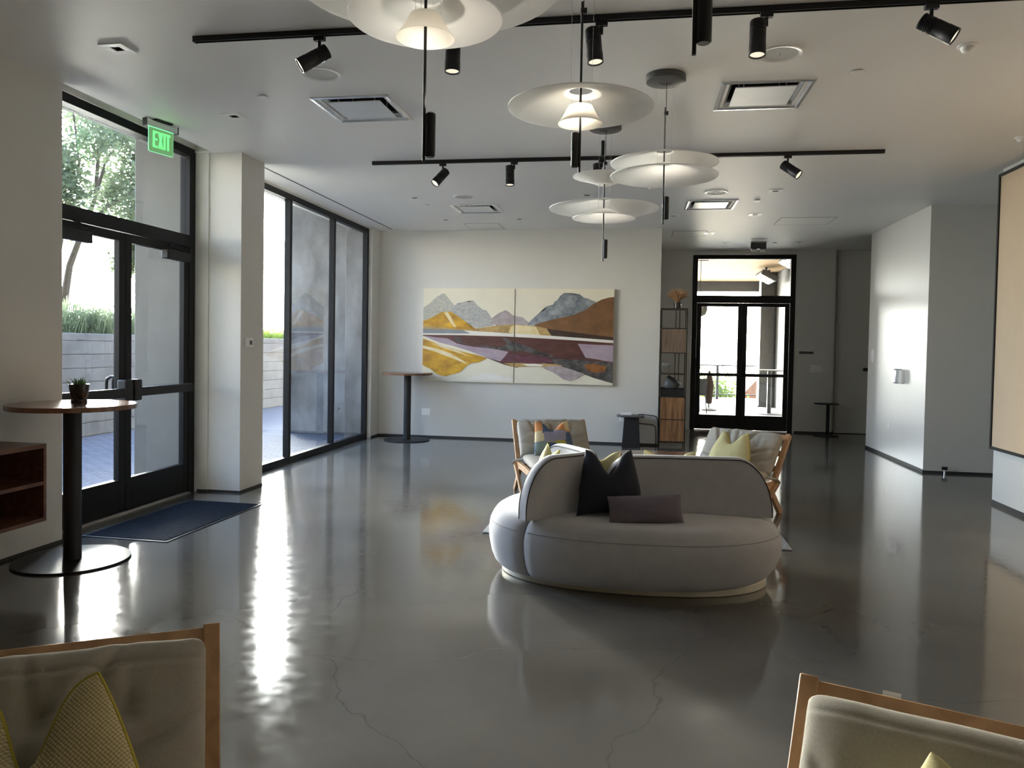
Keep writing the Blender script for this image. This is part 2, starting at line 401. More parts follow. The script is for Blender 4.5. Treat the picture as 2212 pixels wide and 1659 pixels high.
MT = dict(
    wall=mat('wall_paint', (0.70, 0.69, 0.65), 0.55, spec=0.3, var=0.02, scale=2, bump=0.03, bscale=250),
    satin=mat('satin_wall_paint', (0.70, 0.69, 0.66), 0.34, spec=0.45, var=0.02, scale=2, bump=0.05, bscale=9, stretch=(1, 1, 0.5)),
    ceiling=mat('ceiling_paint', (0.92, 0.91, 0.885), 0.5, spec=0.28, var=0.01, scale=1.5),
    floor=floor_mat(),
    unseenwall=wood('unseen_dark_wall', (0.22, 0.19, 0.16), (0.30, 0.26, 0.22), 0.6, (6, 6, 1), 2),  # dark tone invented for walls behind the camera, to cut bounce light
    reveal=mat('gap_shade_black', (0.03, 0.03, 0.03), 0.6),
    blackmetal=mat('black_anodised_metal', (0.010, 0.010, 0.011), 0.45, metal=0.0, spec=0.22, var=0.2, scale=30),
    black=mat('matt_black', (0.010, 0.010, 0.011), 0.55, var=0.15, scale=40),
    lampblack=mat('satin_black_lamp_body', (0.006, 0.006, 0.007), 0.45, var=0.2, scale=50),
    glass=glass_mat('window_glass'),
    chrome=mat('brushed_aluminium', (0.80, 0.82, 0.84), 0.25, metal=0.7, var=0.06, scale=5, stretch=(1, 6, 1)),
    plaque=mat('pale_metal_plate', (0.80, 0.82, 0.85), 0.38, metal=0.2, var=0.05, scale=3),
    whiteplastic=mat('white_plastic', (0.90, 0.89, 0.87), 0.4, var=0.02, scale=20),
    whitemetal=mat('white_enamel', (0.93, 0.92, 0.90), 0.35, var=0.02, scale=10),
    grille=mat('speaker_grille', (0.58, 0.575, 0.56), 0.6, bump=0.4, bscale=500),
    darkhole=mat('dark_recess', (0.05, 0.05, 0.05), 0.6),
    canopy=mat('graphite_canopy', (0.085, 0.085, 0.085), 0.5, var=0.12, scale=8),
    lens=mat('frosted_lens', (0.5, 0.49, 0.46), 0.3, emit=(1.0, 0.92, 0.75), estr=0.006),
    lens_on=mat('lit_frosted_lens', (0.8, 0.78, 0.7), 0.3, emit=(1.0, 0.90, 0.68), estr=0.13),
    ledlens=mat('led_lens', (0.6, 0.6, 0.6), 0.2, var=0.2, scale=200),
    disc=translucent('translucent_acrylic', (0.95, 0.945, 0.93), 0.45, 0.5),
    cone=translucent('lit_translucent_acrylic', (0.94, 0.92, 0.87), 0.5, 0.55),
    pale=mat('pale_concrete', (0.30, 0.29, 0.275), 0.9, var=0.12, scale=6),
    velvet=mat('grey_velvet', (0.43, 0.43, 0.45), 0.85, sheen=0.3, var=0.05, scale=10, bump=0.05, bscale=220),
    piping=mat('dark_piping', (0.03, 0.03, 0.033), 0.7),
    seam=mat('seam_thread', (0.26, 0.26, 0.27), 0.9),
    brass=mat('champagne_metal', (0.62, 0.58, 0.47), 0.5, metal=0.4, var=0.05, scale=5),
    navy=mat('navy_velvet', (0.008, 0.011, 0.022), 0.8, sheen=0.08, bump=0.1, bscale=160),
    plum=mat('plum_wool', (0.155, 0.13, 0.16), 0.95, var=0.15, scale=150, bump=0.3, bscale=300),
    mustard=mat('pale_yellow_linen', (0.56, 0.50, 0.26), 0.9, var=0.06, scale=120, bump=0.25, bscale=350),
    olive=mat('yellow_edging', (0.42, 0.36, 0.05), 0.85),
    knit=weave_mat('yellow_cream_basketweave', (0.60, 0.50, 0.27), (0.20, 0.17, 0.05), 140),
    quilt=quilt_mat('patchwork_weave', [(0.10, 0.16, 0.28), (0.62, 0.50, 0.28), (0.08, 0.12, 0.20), (0.40, 0.36, 0.08), (0.30, 0.28, 0.36), (0.55, 0.22, 0.07), (0.20, 0.25, 0.22), (0.06, 0.09, 0.18)], 8.5),
    linen=mat('oatmeal_linen', (0.40, 0.37, 0.315), 0.95, spec=0.2, var=0.07, scale=180, bump=0.14, bscale=320),
    oak=wood('light_oak', (0.36, 0.20, 0.095), (0.52, 0.31, 0.16), 0.42, (2, 2, 2), 6),
    walnut=wood('walnut', (0.10, 0.042, 0.022), (0.19, 0.085, 0.045), 0.35, (3, 1, 3), 6),
    walnut_top=wood('walnut_table_top', (0.15, 0.065, 0.035), (0.24, 0.115, 0.062), 0.16, (1, 8, 1), 4),
    acacia=wood('acacia_front', (0.16, 0.07, 0.028), (0.36, 0.19, 0.085), 0.5, (12, 12, 1), 2.2),
    greybox=wood('weathered_board', (0.13, 0.09, 0.065), (0.24, 0.17, 0.12), 0.6, (10, 10, 1), 2),
    bronze=mat('dark_bronze_frame', (0.05, 0.042, 0.035), 0.45, metal=0.5, var=0.2, scale=20),
    smoke=glass_mat('smoked_glass_shelf', (0.45, 0.44, 0.42)),
    clear=glass_mat('clear_glass', (0.9, 0.92, 0.92)),
    carpet=mat('charcoal_carpet', (0.006, 0.008, 0.013), 0.95, spec=0.08, color2=(0.015, 0.020, 0.028), scale=22, bump=0.8, bscale=240, detail=8),
    rubber=mat('black_rubber', (0.012, 0.012, 0.014), 0.5),
    rug=mat('grey_woven_rug', (0.13, 0.14, 0.15), 0.95, color2=(0.42, 0.44, 0.45), scale=22, bump=0.8, bscale=120, detail=8, stretch=(1, 4, 1)),
    fabric_screen=mat('beige_acoustic_panel', (0.68, 0.52, 0.35), 0.8, var=0.03, scale=3),
    screenframe=mat('black_velvet_frame', (0.008, 0.006, 0.006), 0.7),
    pot=mat('glazed_dark_pot', (0.022, 0.02, 0.018), 0.25, var=0.4, scale=30),
    soil=mat('potting_soil', (0.035, 0.024, 0.016), 0.95, bump=0.8, bscale=90),
    leaf=mat('succulent_leaf', (0.12, 0.20, 0.075), 0.5, var=0.35, scale=25),
    wheat=mat('dried_grass', (0.42, 0.25, 0.12), 0.9, var=0.25, scale=30),
    concrete=mat('cast_concrete', (0.15, 0.145, 0.13), 0.9, var=0.14, scale=1.6, bump=0.3, bscale=14, detail=8),
    stained=mat('stained_concrete', (0.055, 0.047, 0.043), 0.85, color2=(0.30, 0.295, 0.29), scale=2.2, bump=0.3, bscale=10, detail=10, stretch=(1, 1, 0.6)),
    board=board_mat('board_formed_concrete', (0.09, 0.09, 0.09), (0.15, 0.15, 0.147)),
    brick=brick_floor_mat(),
    foliage=translucent('tree_leaves', (0.12, 0.155, 0.085), 0.5, 0.5),
    lavender=translucent('planter_leaves', (0.19, 0.23, 0.13), 0.6, 0.4),
    bright=translucent('hedge_leaves', (0.16, 0.22, 0.04), 0.6, 0.45),
    bark=mat('tree_bark', (0.10, 0.075, 0.055), 0.9, var=0.3, scale=20, bump=0.5, bscale=40),
    deck=mat('terrace_tiles', (0.28, 0.285, 0.30), 0.55, var=0.06, scale=4),
    woodceil=wood('cedar_soffit', (0.55, 0.36, 0.18), (0.72, 0.50, 0.28), 0.6, (1, 10, 1), 3),
    steel=mat('dark_steel', (0.06, 0.062, 0.065), 0.5, var=0.2, scale=10),
    umbrella=mat('brown_canvas', (0.07, 0.045, 0.035), 0.95, var=0.2, scale=30),
    wicker=mat('grey_wicker', (0.30, 0.28, 0.26), 0.9, var=0.3, scale=60),
    exitglass=mat('edge_lit_panel', (0.30, 0.45, 0.28), 0.25, emit=(0.30, 0.95, 0.32), estr=0.035),
    exitletter=mat('lit_green_letters', (0.1, 0.8, 0.2), 0.4, emit=(0.10, 1.0, 0.15), estr=0.32),
    exitedge=mat('glowing_panel_edge', (0.2, 0.9, 0.4), 0.4, emit=(0.25, 1.0, 0.45), estr=0.20),
    cord=mat('black_cord', (0.012, 0.012, 0.012), 0.5),
    tiles=mat('terracotta_roof', (0.30, 0.12, 0.06), 0.8, var=0.2, scale=6),
)

# ------------------------------------------------------------------ setting: floor, ceiling, walls
C = CEIL
struct(MB().box(-4.62, 8.0, -4.2, 15.35, -0.12, 0.0).build('floor', MT['floor']))

DOWN = [(-3.428, 4.577), (-3.435, 6.058), (-2.921, 9.65), (-2.941, 11.35), (-1.809, 11.378), (-0.679, 9.642), (1.578, 9.567), (1.58, 11.197), (0.451, 11.238), (2.745, 14.087), (1.491, 14.159), (1.106, 12.918)]
VENT = [(-2.26, 5.99), (0.872, 6.0), (-2.27, 10.48), (0.895, 10.41)]
holes = [(x-0.045, x+0.045, y-0.045, y+0.045) for x, y in DOWN] + [(x-0.26, x+0.26, y-0.26, y+0.26) for x, y in VENT] + [(-4.62, -4.31, 5.14, 7.17)]
xs = sorted({-4.62, 8.0} | {round(h[i], 4) for h in holes for i in (0, 1)})
ys = sorted({-4.2, 15.35} | {round(h[i], 4) for h in holes for i in (2, 3)})
b = MB()
gv = {}
def V_(x, y, z):
    if (x, y, z) not in gv: gv[(x, y, z)] = b.bm.verts.new((x, y, z))
    return gv[(x, y, z)]
for x0, x1 in zip(xs, xs[1:]):
    for y0, y1 in zip(ys, ys[1:]):
        cx, cy_ = (x0+x1)/2, (y0+y1)/2
        if any(h[0] < cx < h[1] and h[2] < cy_ < h[3] for h in holes): continue
        b.bm.faces.new((V_(x0, y0, C), V_(x0, y1, C), V_(x1, y1, C), V_(x1, y0, C)))
ex = bmesh.ops.extrude_face_region(b.bm, geom=list(b.bm.faces))
bmesh.ops.translate(b.bm, verts=[g for g in ex['geom'] if isinstance(g, bmesh.types.BMVert)], vec=(0, 0, 0.012))
struct(b.build('ceiling', MT['ceiling']))
struct(MB().box(-4.75, 8.2, -4.4, 15.5, C+0.35, C+0.5).build('roof_slab', MT['pale']))

def wall(name, *boxes, m='wall'):
    w = MB()
    for q in boxes: w.box(*q)
    return struct(w.build(name, MT[m]))
WT = C + 0.36
wall('wall_left', (-4.44, -4.31, -4.2, 5.14, 0, WT))
wall('wall_left_door_surround', (-4.70, -4.45, -4.2, 5.065, 0, WT), (-4.70, -4.50, 5.065, 7.20, 3.50, WT), (-4.60, -4.36, 7.20, 7.30, 0, WT))
wall('wall_pillar', (-4.60, -4.005, 7.215, 7.69, 0, WT))
wall('wall_left_over_window', (-4.75, -4.40, 7.69, 12.02, 3.445, WT))
wall('wall_left_return', (-4.49, -4.34, 12.00, 12.46, 0, WT))
wall('wall_back', (-4.345, 0.33, 12.40, 12.62, 0, WT))
wall('wall_alcove', (0.13, 0.33, 12.62, 15.15, 0, WT))
wall('wall_far', (0.13, 1.005, 15.15, 15.4, 0, WT), (2.915, 3.63, 15.15, 15.4, 0, WT), (1.005, 2.915, 15.15, 15.4, 3.385, WT))
wall('wall_far_right', (3.63, 8.0, 15.32, 15.5, 0, WT))
wall('wall_right_block', (3.69, 8.0, 10.63, 13.17, 0, WT), m='satin')
wall('wall_right', (3.68, 3.95, 5.2, 8.64, 0, WT), (6.6, 6.8, 8.0, 10.63, 0, WT), (3.95, 6.6, 8.4, 8.64, 0, WT))
wall('wall_right_end', (8.0, 8.2, -4.2, 15.5, 0, WT))
wall('wall_front', (-4.6, 8.0, -4.4, -4.2, 0, WT), m='unseenwall')  # this and the near right wall are out of view, darkened to cut fill
wall('wall_right_near', (3.68, 3.95, -4.2, 5.2, 0, WT), m='unseenwall')

# dark strips put in for the shade of recessed gaps at the wall foot
def base(name, *boxes):
    w = MB()
    for q in boxes: w.box(*q)
    return struct(w.build(name, MT['reveal']))
base('foot_shade_left', (-4.31, -4.306, -4.2, 5.14, 0, 0.022))
base('foot_shade_pillar', (-4.36, -4.001, 7.208, 7.215, 0, 0.022), (-4.005, -4.001, 7.215, 7.69, 0, 0.022), (-4.47, -4.355, 7.194, 7.20, 0, 0.022))
base('foot_shade_back', (-4.34, 0.335, 12.394, 12.40, 0, 0.03), (-4.34, -4.336, 12.02, 12.40, 0, 0.03), (0.33, 0.334, 12.40, 15.15, 0, 0.03))
base('foot_shade_far', (2.95, 3.63, 15.144, 15.15, 0, 0.035), (3.63, 6.0, 15.314, 15.32, 0, 0.035))
base('foot_shade_right', (3.684, 3.69, 10.624, 13.17, 0, 0.04), (3.69, 6.6, 10.624, 10.63, 0, 0.03), (3.674, 3.68, -4.2, 8.64, 0, 0.04))
# linear blind slot in the ceiling beside the tall window
struct(MB().box(-4.105, -4.085, 7.69, 12.26, C-0.002, C+0.004).build('trim_1', MT['reveal']))
# pocket above the door
wall('ceiling_door_pocket', (-4.50, -4.30, 5.14, 7.20, 3.60, 3.70), m='ceiling')

# ------------------------------------------------------------------ double door at the side (door_1)
d1 = struct(empty('door_1', (-4.52, 6.128, 0)), 'black framed double glass door with transom, left wall')
d1['category'] = 'door'
def dbox(parent, name, m, *boxes, bev=0.003, off=(-4.52, 6.128, 0)):
    w = MB()
    for x0, x1, y0, y1, z0, z1 in boxes: w.box(x0-off[0], x1-off[0], y0-off[1], y1-off[1], z0-off[2], z1-off[2])
    return w.build(name, m, parent, bevel=bev)
BM = MT['blackmetal']
fr = dbox(d1, 'door_frame', BM, (-4.60, -4.50, 7.095, 7.195, 0, 3.495), (-4.60, -4.50, 5.07, 5.16, 0, 3.495), (-4.60, -4.50, 5.16, 7.095, 3.42, 3.495), (-4.60, -4.50, 5.16, 7.095, 2.50, 2.62))
dbox(d1, 'transom_glass', MT['glass'], (-4.556, -4.550, 5.16, 7.095, 2.62, 3.42), bev=0)
dbox(d1, 'glazing_bead', MT['chrome'], (-4.535, -4.53, 5.16, 7.095, 3.385, 3.392), bev=0)
dbox(d1, 'threshold', MT['pale'], (-4.60, -4.475, 5.16, 7.095, 0, 0.014))
def leaf(y0, y1, hinge):
    lf = dbox(d1, 'door_leaf', BM, (-4.56, -4.505, y0, y0+0.08, 0.02, 2.495), (-4.56, -4.505, y1-0.08, y1, 0.02, 2.495), (-4.56, -4.505, y0+0.08, y1-0.08, 0.02, 0.31), (-4.56, -4.505, y0+0.08, y1-0.08, 2.42, 2.495))
    dbox(lf, 'glass_pane', MT['glass'], (-4.536, -4.530, y0+0.08, y1-0.08, 0.31, 2.42), bev=0)
    a, c = (y0+0.03, y1-0.05) if hinge < 0 else (y0+0.05, y1-0.03)
    dbox(lf, 'panic_bar', MT['black'], (-4.475, -4.425, a, c, 1.045, 1.125), bev=0.012)
    e = y1-0.06 if hinge < 0 else y0+0.06
    dbox(lf, 'latch_housing', MT['black'], (-4.505, -4.415, e-0.05, e+0.05, 1.01, 1.20), bev=0.012)
    h = y0 if hinge < 0 else y1
    dbox(lf, 'door_closer', MT['black'], *( [(-4.50, -4.43, h+0.08, h+0.46, 2.335, 2.425)] if hinge < 0 else [(-4.50, -4.43, h-0.46, h-0.08, 2.335, 2.425)]), bev=0.008)
    s = 1 if hinge < 0 else -1
    aw = MB().bar((0.045, h+s*0.12-6.128, 2.445), (0.07, h+s*0.42-6.128, 2.46), 0.02, 0.014).bar((0.07, h+s*0.42-6.128, 2.46), (0.045, h+s*0.30-6.128, 2.50), 0.02, 0.012)
    aw.build('closer_arm', MT['blackmetal'], lf)
    w = MB()
    hy = (y1-0.04 if hinge < 0 else y0+0.04)-6.128
    w.tube([(-0.04, hy, 0.98), (-0.10, hy, 0.98), (-0.135, hy, 1.0), (-0.14, hy, 1.03), (-0.14, hy, 1.17), (-0.135, hy, 1.20), (-0.10, hy, 1.22), (-0.04, hy, 1.22)], 0.014, 10)
    w.build('pull_handle', MT['blackmetal'], lf, smooth=True)
leaf(5.165, 6.125, -1)
leaf(6.131, 7.092, 1)

# ------------------------------------------------------------------ tall window (window_1)
w1 = struct(empty('window_1', (-4.44, 9.85, 0)), 'tall three pane window in black frame on the left wall'); w1['category'] = 'window'
o1 = (-4.44, 9.85, 0)
dbox(w1, 'window_frame', BM, (-4.48, -4.40, 7.695, 7.78, 0, 3.44), (-4.48, -4.40, 11.93, 11.998, 0, 3.44), (-4.48, -4.40, 7.78, 11.93, 3.365, 3.44), (-4.48, -4.40, 7.78, 11.93, 0, 0.085), off=o1)
for y in (9.137, 10.559): dbox(w1, 'mullion', BM, (-4.48, -4.40, y, y+0.06, 0.085, 3.365), off=o1)
for a, c in ((7.78, 9.137), (9.197, 10.559), (10.619, 11.93)): dbox(w1, 'glass_pane', MT['glass'], (-4.446, -4.440, a, c, 0.085, 3.365), off=o1, bev=0)

# ------------------------------------------------------------------ double door at the far end (door_2)
d2 = struct(empty('door_2', (1.96, 15.2, 0)), 'black framed double glass door with transom, far end'); d2['category'] = 'door'
o2 = (1.96, 15.2, 0)
dbox(d2, 'door_frame', BM, (1.01, 1.10, 15.13, 15.24, 0, 3.38), (2.82, 2.912, 15.13, 15.24, 0, 3.38), (1.10, 2.82, 15.13, 15.24, 3.30, 3.38), (1.10, 2.82, 15.13, 15.24, 2.46, 2.60), off=o2)
dbox(d2, 'transom_glass', MT['glass'], (1.10, 2.82, 15.185, 15.19, 2.60, 3.30), off=o2, bev=0)
dbox(d2, 'threshold', MT['chrome'], (1.10, 2.82, 15.12, 15.24, 0, 0.014), off=o2)
for x0, x1 in ((1.103, 1.9595), (1.9605, 2.817)):
    lf = dbox(d2, 'door_leaf', BM, (x0, x0+0.085, 15.15, 15.20, 0.018, 2.455), (x1-0.085, x1, 15.15, 15.20, 0.018, 2.455), (x0+0.085, x1-0.085, 15.15, 15.20, 0.018, 0.30), (x0+0.085, x1-0.085, 15.15, 15.20, 2.39, 2.455), off=o2)
    dbox(lf, 'glass_pane', MT['glass'], (x0+0.085, x1-0.085, 15.172, 15.177, 0.30, 2.39), off=o2, bev=0)
    dbox(lf, 'panic_bar', MT['black'], (x0+0.03, x1-0.04, 15.08, 15.125, 1.05, 1.11), off=o2, bev=0.01)
    hx = (x1-0.04 if x0 < 1.5 else x0+0.04) - 1.96
    MB().tube([(hx, 0.0, 0.90), (hx, 0.06, 0.90), (hx, 0.09, 0.92), (hx, 0.09, 1.02), (hx, 0.06, 1.04), (hx, 0.0, 1.04)], 0.011, 8).build('pull_handle', MT['chrome'], lf, smooth=True)
# flush door in the far right corner (door_3)
d3 = struct(MB().box(3.70, 4.75, 15.295, 15.32, 0.01, 3.38).build('door_3', MT['wall'], bevel=0.002)); d3['label'] = 'flush pale painted door in far right corner'
MB().box(4.20, 4.28, 15.272, 15.295, 1.20, 1.26).tube([(4.24, 15.28, 1.215), (4.24, 15.24, 1.215), (4.34, 15.24, 1.215)], 0.009, 8).build('door_handle', MT['black'], d3)

# ------------------------------------------------------------------ ceiling fixtures
def rz_dir(dx, dy): return math.atan2(dy, dx)
# square recessed downlights
def make_downlight():
    t = thing('downlight', '', 'downlight', (0, 0, C), group='square recessed ceiling downlights')
    w = MB(); a, h = 0.083, 0.034
    for q in ((-a, a, -a, -h), (-a, a, h, a), (-a, -h, -h, h), (h, a, -h, h)): w.box(*q, -0.006, 0.0)
    w.build('trim_plate', MT['whitemetal'], t, bevel=0.0015)
    w = MB()
    for q in ((-.044, .044, -.044, -.042), (-.044, .044, .042, .044), (-.044, -.042, -.042, .042), (.042, .044, -.042, .042)): w.box(*q, 0.0, 0.09)
    w.box(-.044, .044, -.044, .044, 0.09, 0.094)
    w.build('housing', MT['darkhole'], t)
    MB().cyl((0, 0, 0.05), (0.008, -0.004, 0.03), 0.034, 0.036, 24).build('lens', MT['ledlens'], t, smooth=True)
    return t
DL_LABEL = ['square white downlight nearest the camera, top left ceiling corner', 'square white downlight left of the front left air vent',
 'small square downlight left of the round speaker near the window', 'square downlight behind the far left air vent, window side', 'square downlight behind the far left air vent, nearer the pendants',
 'square downlight half hidden above the widest far pendant disc', 'square downlight with dark opening right of the far round speaker', 'square white downlight right of the far right air vent, lower one',
 'square downlight just left of the far right air vent', 'shaded square downlight right of the emergency light', 'square downlight left of the emergency light, nearest the end door', 'square sunlit downlight over the shelving unit alcove']
dl = make_downlight()
for i, (x, y) in enumerate(DOWN):
    o = dl if i == 0 else dup(dl, (x, y, C), 0, DL_LABEL[i])
    o.location = (x, y, C); o['label'] = DL_LABEL[i]
    if i == 0: o.scale = (1, 1, 1)
# square air vents with a floating plate
def make_vent():
    t = thing('air_vent', '', 'vent', (0, 0, C), group='square plaque air vents in the ceiling')
    w = MB(); A, B_, Cc = 0.325, 0.30, 0.235
    prof = [(A, 0.0), (A, -0.008), (B_, -0.012), (Cc, 0.03), (Cc, 0.05)]
    sq = lambda r, z: [Vector((-r, -r, z)), Vector((r, -r, z)), Vector((r, r, z)), Vector((-r, r, z))]
    for (r0, z0), (r1, z1) in zip(prof, prof[1:]):
        p, q = sq(r0, z0), sq(r1, z1)
        for k in range(4): w.face([p[k], p[(k+1) % 4], q[(k+1) % 4], q[k]])
    w.build('vent_frame', MT['chrome'], t, weld=True)
    w = MB()
    for q in ((-.26, .26, -.26, -.25), (-.26, .26, .25, .26), (-.26, -.25, -.25, .25), (.25, .26, -.25, .25)): w.box(*q, 0.05, 0.28)
    w.box(-.26, .26, -.26, .26, 0.28, 0.29)
    w.build('duct_neck', MT['darkhole'], t)
    w = MB().box(-.215, .215, -.215, .215, -0.012, -0.004)
    for sx in (-.15, .15):
        for sy in (-.15, .15): w.cyl((sx, sy, -0.004), (sx, sy, 0.28), 0.004, n=6)
    w.build('face_plate', MT['plaque'], t, bevel=0.002)
    return t
VL = ['large square metal air vent, front left of the ceiling', 'large square shiny air vent, front right, beside the dark round pendant canopy', 'square air vent far left, over the bar table side', 'square air vent far right, catching warm light towards the end door']
vt = make_vent()
for i, (x, y) in enumerate(VENT):
    o = vt if i == 0 else dup(vt, (x, y, C), 0, VL[i])
    o.location = (x, y, C); o['label'] = VL[i]
# round speakers
def make_speaker():
    t = thing('ceiling_speaker', '', 'speaker', (0, 0, C), group='round flush ceiling speakers')
    MB().lathe([(0.112, 0.0), (0.112, -0.005), (0.135, -0.009), (0.142, -0.004), (0.142, 0.0)], 48).build('rim', MT['whitemetal'], t, smooth=True)
    MB().lathe([(0, -0.0075), (0.112, -0.0055), (0.112, 0.0), (0, 0.0)], 48).build('grille', MT['grille'], t, smooth=True)
    MB().lathe([(0, -0.0085), (0.008, -0.0085), (0.008, -0.0075)], 12).build('badge', MT['chrome'], t)
    return t
SPK = [((-2.269, 5.184), 'round speaker grille behind the leftmost front spotlight'), ((0.86, 5.179), 'round speaker grille right of the front spotlights, above the right vent'), ((-2.257, 9.64), 'small round speaker before the far left air vent'),
       ((0.891, 9.594), 'round speaker before the far right air vent'), ((1.998, 13.653), 'round speaker above the emergency light by the end door')]
sp = make_speaker()
for i, ((x, y), l) in enumerate(SPK):
    o = sp if i == 0 else dup(sp, (x, y, C), 0, l)
    o.location = (x, y, C); o['label'] = l
# concealed sprinkler covers
def make_cap():
    t = thing('sprinkler_cover', '', 'sprinkler', (0, 0, C), group='flat round sprinkler covers')
    MB().lathe([(0, -0.014), (0.038, -0.013), (0.041, -0.010), (0.041, -0.006), (0, -0.006)], 32).build('cover_disc', MT['whitemetal'], t, smooth=True)
    MB().cyl((0, 0, -0.006), (0, 0, 0), 0.03, n=24).build('collar', MT['darkhole'], t)
    return t
CAPS = [((-2.932, 5.595), 'white sprinkler disc left of the front left air vent'), ((-2.901, 10.173), 'tiny sprinkler disc left of the far left air vent'), ((1.436, 5.562), 'white sprinkler disc right of the front right air vent'),
        ((1.454, 10.135), 'white sprinkler disc right of the far right air vent'), ((2.346, 14.131), 'shaded sprinkler disc right of the emergency light')]
cp = make_cap()
for i, ((x, y), l) in enumerate(CAPS):
    o = cp if i == 0 else dup(cp, (x, y, C), 0, l)
    o.location = (x, y, C); o['label'] = l
# small dome detectors
def make_dome():
    t = thing('ceiling_detector', '', 'detector', (0, 0, C), group='white dome detectors')
    MB().lathe([(0.058, 0), (0.058, -0.008), (0.05, -0.012), (0, -0.012)], 32).build('base_plate', MT['whiteplastic'], t, smooth=True)
    MB().lathe([(0.04, -0.012), (0.04, -0.02), (0.032, -0.036), (0.016, -0.044), (0, -0.045)], 32).build('dome', MT['whiteplastic'], t, smooth=True)
    return t
DOME = [((1.978, 5.184), 'white dome detector at upper right, below the right end spotlight'), ((0.114, 9.156), 'white dome detector seen below the paired pendant discs'), ((3.295, 7.405), 'white dome detector at the right edge of the ceiling')]
dm = make_dome()
for i, ((x, y), l) in enumerate(DOME):
    o = dm if i == 0 else dup(dm, (x, y, C), 0, l)
    o.location = (x, y, C); o['label'] = l
# emergency light by the end door
t = thing('emergency_light', 'dark twin head emergency light hanging from ceiling before the end door', 'emergency light', (2.07, 14.16, C))
MB().box(-0.13, 0.13, -0.05, 0.05, -0.11, 0.0).build('housing', MT['canopy'], t, bevel=0.012)
for s in (-1, 1): MB().lathe([(0, 0), (0.045, 0), (0.05, -0.045), (0, -0.055)], 20, Matrix.Translation((s*0.075, -0.02, -0.11)) @ Matrix.Rotation(R(20), 4, 'X')).build('lamp_head', MT['whiteplastic'], t, smooth=True)
# flush access panels: thin seams
def panel(x0, x1, y0, y1, label):
    t = thing('access_panel', label, 'ceiling panel', ((x0+x1)/2, (y0+y1)/2, C), group='flush ceiling access panels'); a, c = (x1-x0)/2, (y1-y0)/2
    MB().box(-a, a, -c, c, -0.002, 0).build('panel_board', MT['ceiling'], t)
    w = MB(); g = 0.006
    w.box(-a-g, -a, -c-g, c+g, -0.0025, 0).box(a, a+g, -c-g, c+g, -0.0025, 0).box(-a, a, -c-g, -c, -0.0025, 0).box(-a, a, c, c+g, -0.0025, 0)
    w.build('seam', MT['canopy'], t)
    return t
panel(1.99, 2.75, 11.5, 12.12, 'flush ceiling access panel before the dark corner on the right')
panel(0.52, 1.05, 12.68, 13.3, 'flush ceiling access panel over the shelving alcove')
panel(-2.75, -2.2, 11.75, 12.3, 'flush ceiling access panel above the painting, left')

# ------------------------------------------------------------------ lighting tracks and spotlights
def track(name, x0, x1, y, label):
    t = thing(name, label, 'lighting track', ((x0+x1)/2, y, C), group='black ceiling lighting tracks'); L = (x1-x0)/2
    w = MB().box(-L, L, -0.018, -0.010, -0.034, 0).box(-L, L, 0.010, 0.018, -0.034, 0).box(-L, L, -0.010, 0.010, -0.012, 0)
    w.build('track_rail', MT['lampblack'], t, bevel=0.001)
    for s in (-1, 1): MB().box(s*L, s*(L+0.012), -0.019, 0.019, -0.035, 0).build('end_cap', MT['lampblack'], t)
track('lighting_track', -2.80, 2.20, 4.47, 'black ceiling track nearest the camera, across the top of the photo')
track('lighting_track', -2.79, 2.24, 7.72, 'far black ceiling track behind the pendants')
SPOT_PROTO = {}
def make_spot():
    t = thing('spotlight', '', 'spotlight', (0, 0, C), group='black cylinder track spotlights')
    w = MB().box(-0.035, 0.035, -0.016, 0.016, -0.062, -0.034).cyl((0, 0, -0.062), (0, 0, -0.11), 0.010, n=16)
    w.build('adapter', MT['lampblack'], t, bevel=0.002)
    h = MB(); Z = [(0, 0.09), (0.040, 0.09), (0.045, 0.086)]
    for k in range(6):
        z = 0.075 - k*0.012
        Z += [(0.045, z), (0.0415, z-0.002), (0.0415, z-0.005), (0.045, z-0.007)]
    Z += [(0.045, -0.05), (0.0465, -0.052), (0.0465, -0.11), (0.041, -0.11), (0.040, -0.10)]
    hd = h.lathe(Z, 36).build('lamp_head', MT['lampblack'], t, smooth=True)
    ln = MB().lathe([(0, -0.098), (0.040, -0.098), (0.040, -0.102), (0, -0.102)], 32).build('lens', MT['lens'], hd, smooth=True)
    return t
sp0 = make_spot()
def put_spot(i, x, y, tilt, az, label, lit=False, side=0.0):
    """tilt from straight down, azimuth of the beam"""
    index_kids()
    t = sp0 if i == 0 else copy_tree(sp0)
    index_kids()
    t.location = (x, y, C); t['label'] = label
    for ch in KIDS[t.name]:
        if ch.name.startswith('lamp_head'):
            ch.rotation_euler = (Matrix.Rotation(az, 3, 'Z') @ Matrix.Rotation(-tilt, 3, 'Y')).to_euler()
            d = Vector((math.sin(tilt)*math.cos(az), math.sin(tilt)*math.sin(az), -math.cos(tilt)))
            ch.location = Vector((0, 0, -0.115)) + d*0.03 + Vector((side, 0, -0.035 if abs(side) < 0.01 else -0.02))
            if lit:
                index_kids()
                for l in KIDS[ch.name]:
                    l.data = l.data.copy(); l.data.materials[0] = MT['lens_on']
